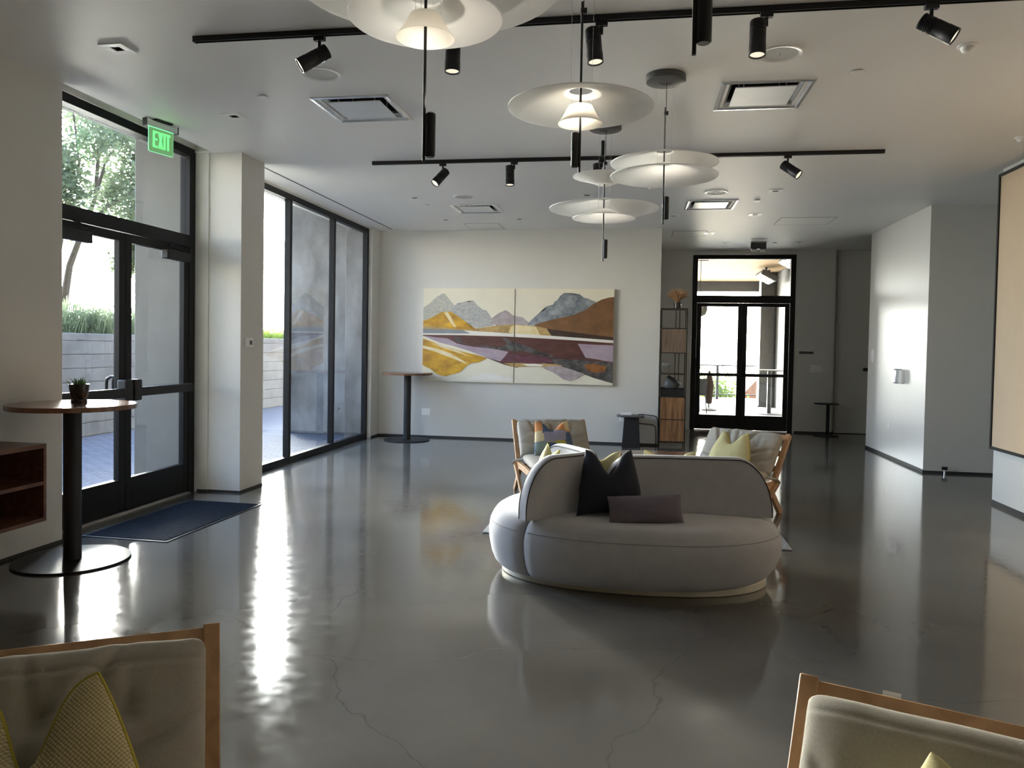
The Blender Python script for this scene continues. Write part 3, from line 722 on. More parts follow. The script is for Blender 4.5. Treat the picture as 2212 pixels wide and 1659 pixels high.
S = [(-1.975, 4.475, R(56), R(205), 'black spotlight tilted left on the near track, lit lens', True, 0.0),
     (-1.13, 4.47, R(3), R(270), 'black spotlight hanging straight down, half hidden behind the nearest pendant', False, 0.0),
     (-0.25, 4.47, R(8), R(320), 'black spotlight behind the cables of the middle pendant, pointing down', False, -0.045),
     (0.665, 4.47, R(6), R(260), 'black ribbed spotlight on the near track, left of the round speaker', False, -0.045),
     (1.52, 4.47, R(55), R(-20), 'black spotlight tilted right at the right end of the near track', True, 0.0),
     (-2.04, 7.72, R(42), R(225), 'black spotlight tilted left on the far track, near its left end', False, 0.0),
     (-1.29, 7.72, R(6), R(290), 'small black spotlight pointing down on the far track, left of the pendants', False, -0.045),
     (-0.40, 7.72, R(6), R(290), 'small black spotlight on the far track half hidden by a pendant disc', False, -0.045),
     (0.50, 7.72, R(6), R(280), 'small black spotlight peeping out under the paired pendant discs', False, -0.03),
     (1.38, 7.72, R(52), R(-30), 'black spotlight tilted right near the right end of the far track', False, 0.0)]
for i, (x, y, ti, az, l, lit, sd) in enumerate(S): put_spot(i, x, y, ti, az, l, lit, sd)
def lamp_in(x, y, ti, az, watts):
    d = Vector((math.sin(ti)*math.cos(az), math.sin(ti)*math.sin(az), -math.cos(ti)))
    ld = bpy.data.lights.new('track_lamp', 'SPOT'); ld.energy = watts; ld.color = (1.0, 0.80, 0.56); ld.spot_size = R(75); ld.spot_blend = 0.9; ld.shadow_soft_size = 0.04
    lo = bpy.data.objects.new('track_lamp', ld); COL.objects.link(lo); lo.location = Vector((x, y, C-0.15)) + d*0.16; lo.rotation_euler = d.to_track_quat('-Z', 'Y').to_euler()
lamp_in(S[4][0], S[4][1], R(52), R(25), 85)

# ------------------------------------------------------------------ pendants
def disc_prof(r, h, up=1, flat=0.10, th=0.004):
    """thin dish: flat ring in the middle rising/falling to the rim. up=1: bowl opens downward"""
    P = []
    n = 14
    for k in range(n+1):
        q = k/n; rr = flat*0.55 + (r-flat*0.55)*q
        z = -h*(1-(1-q)**1.25) if up > 0 else h*(1-(1-q)**1.25)
        P.append((rr, z))
    return P
def shade(parent, name, z, r, h, up, m, lit=False):
    P = disc_prof(r, h, up)
    th = 0.005
    prof = P + [(P[-1][0], P[-1][1]-th)] + [(a, b_-th) for a, b_ in reversed(P[:-1])] + [P[0]]
    o = MB().lathe(prof, 72).build(name, m, parent, smooth=True, sharp=60); o.location.z = z
    return o
def pendant(x, y, label, rod, discs, cyls, canopy=True, led=0.6):
    t = thing('pendant_light', label, 'pendant light', (x, y, 0), group='pendant lights of translucent discs')
    if canopy:
        cn = MB().lathe([(0, 0), (0.135, 0), (0.138, -0.006), (0.138, -0.045), (0.13, -0.05), (0.048, -0.05), (0.046, -0.045), (0, -0.045)], 48).build('canopy', MT['canopy'], t, smooth=True); cn.location.z = C
    z1, z0 = rod
    MB().cyl((0, 0, z0), (0, 0, z1), 0.0055, n=10).build('rod', MT['lampblack'], t, smooth=True)
    MB().cyl((0.006, 0, z1-0.05), (0.006, 0, C-0.04), 0.0022, n=6).build('power_cable', MT['lampblack'], t)
    MB().box(-0.008, 0.022, -0.010, 0.010, z1-0.055, z1-0.03).build('rod_clip', MT['lampblack'], t, bevel=0.002)
    zl = min(d[0] for d in discs)
    for k in range(3):
        a = 2*PI*k/3+0.5
        MB().cyl((0.055*math.cos(a), 0.055*math.sin(a), zl), (0.06*math.cos(a), 0.06*math.sin(a), C-0.03), 0.0007, n=5).build('suspension_wire', MT['chrome'], t)
    for (z, r, h, up, kind) in discs:
        shade(t, 'diffuser_disc' if kind == 'disc' else 'cone_shade', z, r, h, up, MT['disc'] if kind == 'disc' else MT['cone'])
    for (z0c, z1c, dx, dy) in cyls:
        c_ = MB().lathe([(0, z1c), (0.014, z1c), (0.018, z1c-0.004), (0.018, z0c+0.004), (0.014, z0c), (0, z0c)], 24, M_loc(dx, dy, 0)).build('lamp_cylinder', MT['lampblack'], t, smooth=True)
        MB().cyl((dx, dy, z1c), (dx, dy, z1c+0.002), 0.012, n=16).build('light_window', MT['ledlens'], c_)
        if (z0c, z1c, dx, dy) != cyls[0]: continue
        ld = bpy.data.lights.new('pendant_led', 'SPOT'); ld.energy = led; ld.color = (1.0, 0.90, 0.76); ld.spot_size = R(150); ld.spot_blend = 1.0; ld.shadow_soft_size = 0.015
        lo = bpy.data.objects.new('pendant_led', ld); COL.objects.link(lo); lo.parent = c_; lo.location = (dx, dy, z1c+0.02); lo.rotation_euler = (PI, 0, 0)
    return t
pendant(-0.78, 2.68, 'large translucent disc pendant nearest the camera, cut off by the top edge', (3.05, 2.212),
        [(2.955, 0.50, 0.09, 1, 'disc'), (2.80, 0.275, 0.075, 1, 'disc'), (2.735, 0.105, 0.078, 1, 'cone')], [(2.228, 2.385, 0.024, 0)])
pendant(-0.288, 3.55, 'pendant of one wide disc over a small lit cone, upper middle', (3.14, 2.362),
        [(2.735, 0.335, 0.075, 1, 'disc'), (2.665, 0.102, 0.078, 1, 'cone')], [(2.385, 2.545, -0.022, 0)])
pendant(0.15, 5.5, 'pendant of two close wide discs under a dark round canopy', (3.25, 2.43),
        [(2.945, 0.375, 0.085, 1, 'disc'), (2.855, 0.375, 0.085, 1, 'disc')], [(2.465, 2.625, 0.022, 0)], led=0.4)
pendant(-0.32, 6.63, 'farthest pendant of three discs, the top one turned up', (3.18, 2.30),
        [(2.955, 0.27, 0.07, -1, 'disc'), (2.835, 0.47, 0.085, 1, 'disc'), (2.745, 0.27, 0.075, 1, 'disc')], [(2.325, 2.485, 0.020, 0), (3.20, 3.33, -0.018, 0)], led=0.35)
pendant(0.11, 1.8, 'pendant whose black cylinder hangs at the top edge, discs out of frame', (3.15, 2.222),
        [(2.98, 0.40, 0.085, 1, 'disc'), (2.86, 0.20, 0.07, 1, 'disc')], [(2.247, 2.41, 0.021, 0)])

# ------------------------------------------------------------------ exit sign
ex_d = Vector((0.065, 0.25, 0)).normalized()
t = thing('exit_sign', 'green edge lit EXIT sign hanging from ceiling beside the double door', 'exit sign', (-4.178, 6.145, C), math.atan2(ex_d.y, ex_d.x))
MB().box(-0.165, 0.165, -0.022, 0.022, -0.068, -0.012).build('housing', MT['chrome'], t, bevel=0.004)
for s in (-1, 1): MB().box(s*0.165, s*0.172, -0.026, 0.026, -0.075, -0.008).build('end_cap', MT['black'], t, bevel=0.003)
MB().box(-0.09, 0.09, -0.05, 0.05, -0.012, 0.0).build('ceiling_plate', MT['black'], t, bevel=0.003)
p_ = MB(); q = []
for cx_, cz_, a0 in ((0.11, -0.275, -90), (0.13, -0.255, 0)): pass
pts = [(-0.13, -0.068), (-0.13, -0.265)] + [(-0.115-0.015*math.cos(R(a)), -0.265-0.015*math.sin(R(a))) for a in (30, 60, 90)] + [(0.115+0.015*math.sin(R(a)), -0.265-0.015*math.cos(R(a))) for a in (0, 30, 60)] + [(0.13, -0.265), (0.13, -0.068)]
Mx = Matrix.Rotation(R(90), 4, 'X')
pn = MB().prism(pts, -0.003, 0.003, Mx).build('sign_panel', MT['exitglass'], t)
w = MB(); w.tube([(x, 0, z) for x, z in pts], 0.0032, 6); w.tube([(-0.13, 0, -0.07), (0.13, 0, -0.07)], 0.004, 6); w.build('glowing_edge', MT['exitedge'], t)
def letters(name, text, size, m, parent, M, depth=0.001, sx=1.0):
    cu = bpy.data.curves.new(name, 'FONT'); cu.body = text; cu.size = size; cu.extrude = depth; cu.align_x = 'CENTER'; cu.align_y = 'CENTER'
    tmp = bpy.data.objects.new(name+'_curve', cu); COL.objects.link(tmp)
    dg = bpy.context.evaluated_depsgraph_get(); dg.update()
    me = bpy.data.meshes.new_from_object(tmp.evaluated_get(dg)); bpy.data.objects.remove(tmp)
    me.transform(M @ Matrix.Diagonal((sx, 1, 1, 1))); me.name = name; me.materials.clear(); me.materials.append(m)
    o = bpy.data.objects.new(name, me); COL.objects.link(o); o.parent = parent
    return o
# narrow block letters, drawn as polygons on the panel
lw = MB(); zt, zb = -0.098, -0.238; st = 0.019
def rectl(x0, x1, z0, z1): lw.box(x0, x1, -0.006, -0.003, z0, z1)
rectl(-0.088, -0.088+st, zb, zt)
for z in (zt-st*0.8, (zt+zb)/2-st*0.4, zb): rectl(-0.088+st, -0.042, z, z+st*0.8)
for s in (1, -1): lw.prism([(-0.032 if s > 0 else 0.018, zb), (-0.032+st if s > 0 else 0.018-st, zb), (0.018 if s > 0 else -0.032, zt), (0.018-st if s > 0 else -0.032+st, zt)], 0.003 if s > 0 else 0.0032, 0.006 if s > 0 else 0.0062, Mx)
rectl(0.026, 0.026+st*0.9, zb, zt)
rectl(0.050, 0.096, zt-st*0.8, zt); rectl(0.064, 0.064+st*0.9, zb, zt-st*0.8)
lw.build('exit_lettering', MT['exitletter'], t)

# ------------------------------------------------------------------ two-panel landscape painting
PAL = dict(cream=mat('paint_cream', (0.82, 0.77, 0.62), 0.5, var=0.03, scale=3), grey1=mat('paint_streaked_grey', (0.36, 0.37, 0.34), 0.5, color2=(0.62, 0.60, 0.50), scale=5, stretch=(3.5, 1, 9)),
 grey2=mat('paint_streaked_slate', (0.30, 0.32, 0.34), 0.5, color2=(0.58, 0.56, 0.50), scale=4, stretch=(4, 1, 9)), mauve=mat('paint_mauve', (0.34, 0.28, 0.28), 0.5, color2=(0.50, 0.43, 0.43), scale=9),
 rock=mat('paint_rocky_blue', (0.085, 0.10, 0.125), 0.5, color2=(0.40, 0.43, 0.45), scale=6.5), brown=mat('paint_brown', (0.13, 0.062, 0.025), 0.5, color2=(0.27, 0.13, 0.05), scale=3.5, detail=9),
 gold=mat('paint_gold', (0.30, 0.13, 0.008), 0.45, color2=(0.82, 0.47, 0.03), scale=3.6, detail=6, stretch=(1, 1, 2.2)), tan=mat('paint_tan', (0.36, 0.23, 0.08), 0.5, color2=(0.62, 0.42, 0.16), scale=8),
 pale=mat('paint_pale_gold', (0.78, 0.60, 0.24), 0.5, color2=(0.90, 0.82, 0.60), scale=5), dark=mat('paint_umber', (0.035, 0.018, 0.012), 0.5, color2=(0.08, 0.045, 0.03), scale=5), slate=mat('paint_blue_grey', (0.26, 0.28, 0.30), 0.5, var=0.1, scale=6),
 white=mat('paint_white', (0.85, 0.81, 0.74), 0.5, var=0.03, scale=6), wine=mat('paint_wine', (0.065, 0.022, 0.020), 0.5, color2=(0.15, 0.055, 0.04), scale=4, detail=8, stretch=(1, 1, 4)), lav=mat('paint_lavender', (0.36, 0.27, 0.33), 0.5, color2=(0.46, 0.38, 0.44), scale=4, stretch=(1, 1, 3)),
 coal=mat('paint_charcoal', (0.02, 0.018, 0.018), 0.5, color2=(0.16, 0.15, 0.14), scale=11, detail=10), rust=mat('paint_rust', (0.20, 0.06, 0.012), 0.5, color2=(0.36, 0.15, 0.04), scale=12), plum=mat('paint_plum', (0.085, 0.02, 0.035), 0.5, color2=(0.17, 0.06, 0.08), scale=5, stretch=(1, 1, 4)))
KEYS = list(PAL)
ART = [('cream', [(290, 440), (1630, 440), (1630, 1150), (290, 1150)]),
 ('grey1', [(300, 590), (345, 560), (380, 528), (410, 505), (435, 490), (455, 491), (470, 513), (495, 540), (522, 572), (500, 620), (440, 640), (380, 665), (300, 680)]),
 ('grey2', [(490, 612), (520, 575), (545, 556), (575, 552), (610, 543), (622, 550), (655, 538), (668, 552), (685, 572), (720, 600), (748, 606), (765, 630), (785, 660), (812, 690), (800, 712), (735, 722), (680, 730), (600, 690), (540, 640)]),
 ('mauve', [(785, 662), (830, 628), (858, 616), (880, 605), (905, 618), (930, 640), (1000, 655), (1042, 690), (1015, 712), (940, 705), (820, 715), (798, 695)]),
 ('rock', [(1025, 708), (1060, 672), (1100, 635), (1150, 602), (1162, 577), (1205, 566), (1215, 545), (1235, 532), (1252, 505), (1278, 486), (1300, 490), (1325, 485), (1345, 497), (1382, 495), (1400, 508), (1415, 520), (1440, 524), (1458, 535), (1492, 546), (1470, 585), (1400, 640), (1200, 680), (1090, 712)]),
 ('brown', [(1072, 710), (1130, 690), (1200, 670), (1340, 640), (1420, 605), (1450, 582), (1480, 558), (1530, 530), (1580, 516), (1630, 511), (1630, 800), (1400, 775), (1190, 745)]),
 ('tan', [(300, 708), (420, 722), (560, 735), (680, 733), (820, 712), (940, 704), (1080, 715), (1165, 730), (1190, 745), (1200, 785), (940, 770), (640, 760), (300, 735)]),
 ('pale', [(905, 760), (920, 720), (945, 706), (1000, 712), (1092, 722), (1118, 778), (960, 772)]),
 ('gold', [(300, 680), (340, 668), (380, 648), (430, 620), (465, 616), (495, 615), (540, 640), (580, 668), (620, 702), (680, 738), (560, 738), (400, 722), (300, 708)]),
 ('pale', [(450, 622), (475, 618), (500, 650), (520, 690), (540, 722), (522, 722), (495, 690), (470, 650)]),
 ('dark', [(1165, 732), (1200, 738), (1300, 752), (1450, 772), (1630, 795), (1630, 818), (1400, 800), (1200, 785), (1180, 760)]),
 ('slate', [(300, 735), (460, 738), (590, 744), (645, 770), (300, 768)]),
 ('white', [(590, 746), (900, 765), (1200, 783), (1400, 798), (1630, 815), (1630, 832), (1400, 815), (1150, 800), (900, 787), (600, 778), (300, 775), (300, 766), (640, 768)]),
 ('wine', [(300, 777), (600, 780), (900, 789), (1150, 802), (1400, 817), (1630, 835), (1630, 1118), (1500, 1080), (1420, 1050), (1340, 1020), (1260, 995), (1150, 975), (1050, 985), (960, 1005), (880, 985), (840, 965), (740, 930), (620, 870), (500, 830), (300, 785)]),
 ('plum', [(820, 900), (940, 905), (1100, 925), (1240, 945), (1200, 972), (1050, 970), (940, 968), (850, 962), (760, 930)]),
 ('lav', [(300, 782), (400, 795), (480, 802), (520, 822), (545, 838), (600, 850), (660, 860), (760, 868), (830, 880), (905, 895), (880, 930), (850, 962), (740, 930), (620, 885), (520, 855), (420, 830)]),
 ('lav', [(1375, 838), (1500, 845), (1630, 848), (1630, 968), (1560, 958), (1500, 945), (1430, 935), (1400, 880)]),
 ('coal', [(520, 795), (620, 792), (720, 793), (810, 795), (880, 797), (930, 825), (990, 840), (1060, 865), (1120, 893), (1190, 915), (1240, 940), (1180, 932), (1080, 910), (1010, 890), (960, 892), (900, 885), (840, 882), (780, 868), (700, 855), (600, 842), (545, 828)]),
 ('wine', [(560, 790), (720, 793), (860, 797), (900, 840), (840, 868), (760, 852), (660, 850), (580, 830)]),
 ('coal', [(1190, 938), (1300, 948), (1400, 948), (1500, 958), (1630, 970), (1630, 1118), (1560, 1098), (1480, 1072), (1420, 1050), (1350, 1022), (1290, 1000), (1230, 985)]),
 ('rust', [(1420, 985), (1480, 975), (1570, 995), (1560, 1030), (1500, 1042), (1440, 1020)]),
 ('tan', [(870, 975), (940, 972), (1050, 975), (1240, 980), (1280, 992), (1200, 1000), (1100, 998), (1000, 1000), (940, 1000)]),
 ('white', [(1000, 980), (1080, 978), (1150, 985), (1130, 995), (1040, 995)]),
 ('gold', [(300, 802), (380, 830), (440, 858), (520, 876), (600, 898), (680, 916), (760, 938), (700, 968), (655, 972), (620, 988), (590, 1022), (565, 1040), (520, 1052), (470, 1066), (430, 1060), (390, 1040), (360, 1015), (325, 1000), (300, 985)]),
 ('pale', [(300, 850), (400, 872), (500, 905), (570, 945), (630, 980), (600, 975), (540, 950), (460, 920), (380, 890), (300, 870)]),
 ('pale', [(360, 832), (450, 862), (560, 890), (640, 930), (600, 915), (500, 885), (420, 860)]),
 ('mauve', [(1140, 1003), (1200, 992), (1262, 993), (1340, 1018), (1425, 1048), (1400, 1065), (1375, 1082), (1330, 1099), (1282, 1086), (1245, 1058), (1210, 1035), (1170, 1020)]),
 ('white', [(760, 1040), (940, 1080), (940, 1100), (600, 1090)])]
def art_uv(p):
    x, y = p
    u = (x-303)/(1612-303); top = 453 + 5*u; bot = 1098 + 30*u
    return u, (y-top)/(bot-top)
def clip(poly, a, c, ax):
    def half(ps, keep, val):
        o = []
        for i, p in enumerate(ps):
            q = ps[(i+1) % len(ps)]; ip, iq = keep(p[ax]-val), keep(q[ax]-val)
            if ip: o.append(p)
            if ip != iq:
                k = (val-p[ax])/(q[ax]-p[ax]); o.append((p[0]+k*(q[0]-p[0]), p[1]+k*(q[1]-p[1])))
        return o
    poly = half(poly, lambda d: d >= 0, a)
    return half(poly, lambda d: d <= 0, c) if poly else poly
AX0, AX1, AZ1, AZ0, AY = -3.562, -0.40, 2.50, 0.952, 12.345
def canvas(u0, u1, label):
    x0, x1 = AX0+(AX1-AX0)*u0, AX0+(AX1-AX0)*u1
    t = thing('painting', label, 'painting', ((x0+x1)/2, 12.40, AZ0), group='two-panel landscape painting')
    ox, oy, oz = t.location
    MB().box(x0-ox, x1-ox, AY-oy, -0.001, 0, AZ1-oz).build('stretched_canvas', PAL['cream'], t, bevel=0.002)
    w = MB(); y = AY-oy-0.0006
    for k, (c_, poly) in enumerate(ART):
        uv = clip(clip([art_uv(p) for p in poly], u0, u1, 0), 0.0, 1.0, 1)
        if len(uv) < 3: continue
        w.mi = KEYS.index(c_)
        ps = [Vector((AX0+(AX1-AX0)*u-ox, y-0.00025*k, AZ1+(AZ0-AZ1)*v-oz)) for u, v in uv]
        vs_ = [w.bm.verts.new(p) for p in ps]
        try: f = w.bm.faces.new(vs_); f.material_index = w.mi
        except ValueError: pass
    bmesh.ops.triangulate(w.bm, faces=w.bm.faces)
    w.build('painted_surface', [PAL[k] for k in KEYS], t)
canvas(0.0, 0.4885, 'left canvas of the mountain painting, with golden hills')
canvas(0.4935, 1.0, 'right canvas of the mountain painting, with brown hill and rocky peak')

# ------------------------------------------------------------------ beige screen on the right wall
t = thing('wall_screen', 'large beige framed screen cut off by the right edge', 'screen', (3.68, 7.2, 0))
MB().box(-0.03, 0, -1.40, 1.415, 0.60, 3.385).build('screen_surface', MT['fabric_screen'], t)
w = MB()
for q in ((-1.43, 1.445, 0.57, 0.60), (-1.43, 1.445, 3.385, 3.415), (-1.43, -1.40, 0.60, 3.385), (1.415, 1.445, 0.60, 3.385)): w.box(-0.045, 0, *q)
w.build('frame', MT['screenframe'], t, bevel=0.003)

# ------------------------------------------------------------------ small things on the walls
def outlet(loc, rz, label, gang=1, plugs=False):
    t = thing('wall_outlet', label, 'outlet', loc, rz, 'white wall outlets'); a = 0.036*gang+0.002
    MB().box(-a, a, -0.006, 0, -0.058, 0.058).build('cover_plate', MT['whiteplastic'], t, bevel=0.003)
    for g in range(gang):
        x = (g-(gang-1)/2)*0.07
        for z in (-0.022, 0.022):
            s = MB().box(x-0.016, x+0.016, -0.0085, -0.006, z-0.014, z+0.014).build('socket', MT['whiteplastic'], t, bevel=0.002)
            w = MB()
            for dx in (-0.006, 0.006): w.box(x+dx-0.0012, x+dx+0.0012, -0.009, -0.0085, z-0.002, z+0.007)
            w.build('slot', MT['black'], s)
    return t
outlet((-3.85, 12.40, 0.43), 0, 'outlet half hidden behind the far bar table post', 1)
outlet((-3.51, 12.40, 0.43), 0, 'double white outlet below the left end of the painting', 2)
outlet((-0.245, 12.40, 0.43), 0, 'outlet behind the black side table', 1)
outlet((3.69, 12.05, 0.485), PI*1.5, 'outlet low on the glossy right wall block', 1)
t = thing('plug', 'black plug in the outlet behind the far bar table', 'plug', (-3.845, 12.39, 0.44))
MB().box(-0.014, 0.014, -0.035, 0, -0.016, 0.016).tube([(0, -0.035, 0), (0.01, -0.05, -0.02), (0.012, -0.03, -0.06)], 0.005, 8).build('plug_body', MT['black'], t, bevel=0.004)
t = thing('thermostat', 'small white thermostat on the pillar beside the tall window', 'thermostat', (-4.005, 7.36, 1.545), PI/2)
MB().box(-0.075, 0.075, -0.022, 0, -0.05, 0.05).build('case', MT['whiteplastic'], t, bevel=0.006)
MB().box(0.0, 0.05, -0.0235, -0.022, -0.022, 0.022).build('display', MT['canopy'], t)
t = thing('wall_sensor', 'oval white control on the far edge of the glossy wall', 'wall control', (3.69, 12.90, 1.505), PI*1.5)
MB().lathe([(0, 0.03), (0.07, 0.026), (0.085, 0.012), (0.085, 0)], 32, Matrix.Rotation(R(90), 4, 'X') @ Matrix.Diagonal((0.85, 1.25, 1, 1))).build('case', MT['whiteplastic'], t, smooth=True)
MB().box(-0.02, 0.02, -0.031, -0.028, -0.02, 0.02).build('button_pad', MT['plaque'], t, bevel=0.002)
t = thing('wall_dispenser', 'small silver box projecting from the middle of the glossy wall', 'wall box', (3.69, 11.53, 1.22), PI*1.5)
MB().box(-0.10, 0.02, -0.10, 0, -0.10, 0.11).build('case', MT['chrome'], t, bevel=0.02)
MB().box(0.02, 0.10, -0.05, 0, -0.10, 0.09).build('cover', MT['whiteplastic'], t, bevel=0.01)
t = thing('door_stop', 'small floor door stop at the corner of the right wall block', 'door stop', (3.93, 10.57, 0))
MB().cyl((0, 0, 0), (0, 0, 0.06), 0.012, n=16).build('post', MT['chrome'], t, smooth=True)
MB().cyl((-0.03, 0, 0.075), (0.03, 0, 0.075), 0.022, n=20).build('bumper', MT['rubber'], t, smooth=True)
t = thing('door_stop', 'small floor door stop left of the end door', 'door stop', (0.93, 14.95, 0), group=None)
MB().cyl((0, 0, 0), (0, 0, 0.05), 0.015, n=16).build('post', MT['chrome'], t, smooth=True)
t = thing('wall_sign', 'narrow dark sign on the far wall right of the end door', 'sign', (3.14, 15.15, 1.53))
MB().box(-0.13, 0.13, -0.008, 0, -0.022, 0.022).build('plate', MT['canopy'], t, bevel=0.002)
t = thing('switch_plate', 'wide pale switch plate on the dim far wall', 'switch', (3.325, 15.15, 1.225))
MB().box(-0.11, 0.11, -0.008, 0, -0.075, 0.075).build('cover_plate', MT['whiteplastic'], t, bevel=0.004)
for k in range(4): MB().box(-0.082+k*0.046, -0.056+k*0.046, -0.012, -0.008, -0.03, 0.03).build('rocker', MT['whiteplastic'], t, bevel=0.002)

# ------------------------------------------------------------------ soft things
def pillow_mb(w, h, t, chop=0.0, ear=0.12, n=30, pw=2.2, wrinkle=0.0, seed=0, box=False, tuft=None, creases=(), taper=0.0):
    """standing cushion: x across, z up from 0, thickness along y"""
    b = MB(); F = [[None]*(n+1) for _ in range(n+1)]; Bk = [[None]*(n+1) for _ in range(n+1)]
    for i in range(n+1):
        for j in range(n+1):
            u = -1+2*i/n; v = -1+2*j/n
            u = math.copysign(1-(1-abs(u))**1.25, u); v = math.copysign(1-(1-abs(v))**1.25, v)
            ex_ = w/2*(1-ear*(1-v*v)*abs(u)**3); ez = h/2*(1-ear*(1-u*u)*abs(v)**3)
            if box:
                # rounded plan corners
                m_ = max(abs(u), abs(v)); 
                rr = 0.15; du = max(0, abs(u)-(1-rr)); dv = max(0, abs(v)-(1-rr)); q = math.hypot(du, dv)
                if du > 0 and dv > 0 and q > rr: k = rr/q; 
                else: k = 1
                uu = math.copysign(min(abs(u), 1-rr)+du*k, u); vv = math.copysign(min(abs(v), 1-rr)+dv*k, v)
                x, z = uu*w/2, vv*h/2
            else: x, z = u*ex_, v*ez
            th = max(0.0, (1-abs(u)**pw)*(1-abs(v)**pw))**(0.30 if box else 0.55)*t/2
            if chop:
                g = math.exp(-(u/0.42)**2)*max(0.0, (v+0.25)/1.25)**1.4
                z -= chop*h*g; th *= (1-0.28*g)
                x *= 1-taper*max(0.0, (v+0.2)/1.2)**1.3
            if wrinkle:
                nz = noise.noise(Vector((u*2.3+seed, v*2.3, seed*1.7)))*0.6+noise.noise(Vector((u*5+seed, v*1.6, 3+seed)))*0.4
                th *= 1+wrinkle*nz; z += wrinkle*0.03*noise.noise(Vector((u*3, seed, v)))
            f_th = th
            if tuft:
                for (tu, tv, tr, td) in tuft:
                    d = math.hypot((u-tu)*w/2, (v-tv)*h/2); f_th -= td*math.exp(-(d/tr)**2)
                    a = math.atan2((v-tv)*h, (u-tu)*w); f_th -= td*0.22*math.exp(-(d/(tr*3.2))**2)*(0.5+0.5*math.cos(6*a+seed))
                f_th = max(f_th, -th*0.5)
            for (a0, b0, a1, b1, cw, cd) in creases:
                px_, pz_ = (u-a0)*w/2, (v-b0)*h/2; lx, lz = (a1-a0)*w/2, (b1-b0)*h/2; LL = lx*lx+lz*lz
                k_ = max(0.0, min(1.0, (px_*lx+pz_*lz)/LL)); dd = math.hypot(px_-k_*lx, pz_-k_*lz); side = (px_*lz-pz_*lx)/math.sqrt(LL)
                fade = math.sin(PI*(0.12+0.76*k_)); f_th += cd*fade*(-math.exp(-(dd/cw)**2) + 0.55*math.exp(-((dd-2.0*cw)/(1.6*cw))**2)*(1 if side > 0 else 0.3))
            F[i][j] = Vector((x, -f_th, z+h/2)); Bk[i][j] = Vector((x, th, z+h/2))
    b.grid(F); b.grid([r[::-1] for r in Bk])
    bmesh.ops.remove_doubles(b.bm, verts=b.bm.verts, dist=1e-4)
    return b
def scatter(name, label, loc, rz, lean, w, h, t, m, chop=0.22, ear=0.10, roll=0.0, edge=None, seed=1, taper=0.15, group='scatter cushions'):
    e = thing(name, label, 'cushion', loc, 0, group)
    e.rotation_euler = (Matrix.Rotation(rz, 3, 'Z') @ Matrix.Rotation(-lean, 3, 'X') @ Matrix.Rotation(roll, 3, 'Y')).to_euler()
    o = pillow_mb(w, h, t, chop, ear, 34, wrinkle=0.10, seed=seed, taper=taper).build('cushion_cover', m, e, smooth=True, sharp=75)
    if edge:
        # contrast piping following the rim
        P = []; n = 96
        for k in range(n+1):
            s_ = 4*k/n; side = int(s_) % 4; q = -1+2*(s_-int(s_))
            if k == n: side, q = 3, 1
            u, v = ((q, -1), (1, q), (-q, 1), (-1, -q))[side]
            x = u*w/2*(1-ear*(1-v*v)*abs(u)**3); z = v*h/2*(1-ear*(1-u*u)*abs(v)**3)
            g = math.exp(-(u/0.42)**2)*max(0.0, (v+0.25)/1.25)**1.4 if chop else 0
            z -= chop*h*g; x *= 1-taper*max(0.0, (v+0.2)/1.2)**1.3
            P.append((x, 0.004, z+h/2))
        MB().tube(P, 0.006, 6).build('piping', edge, e, smooth=True)
    return e

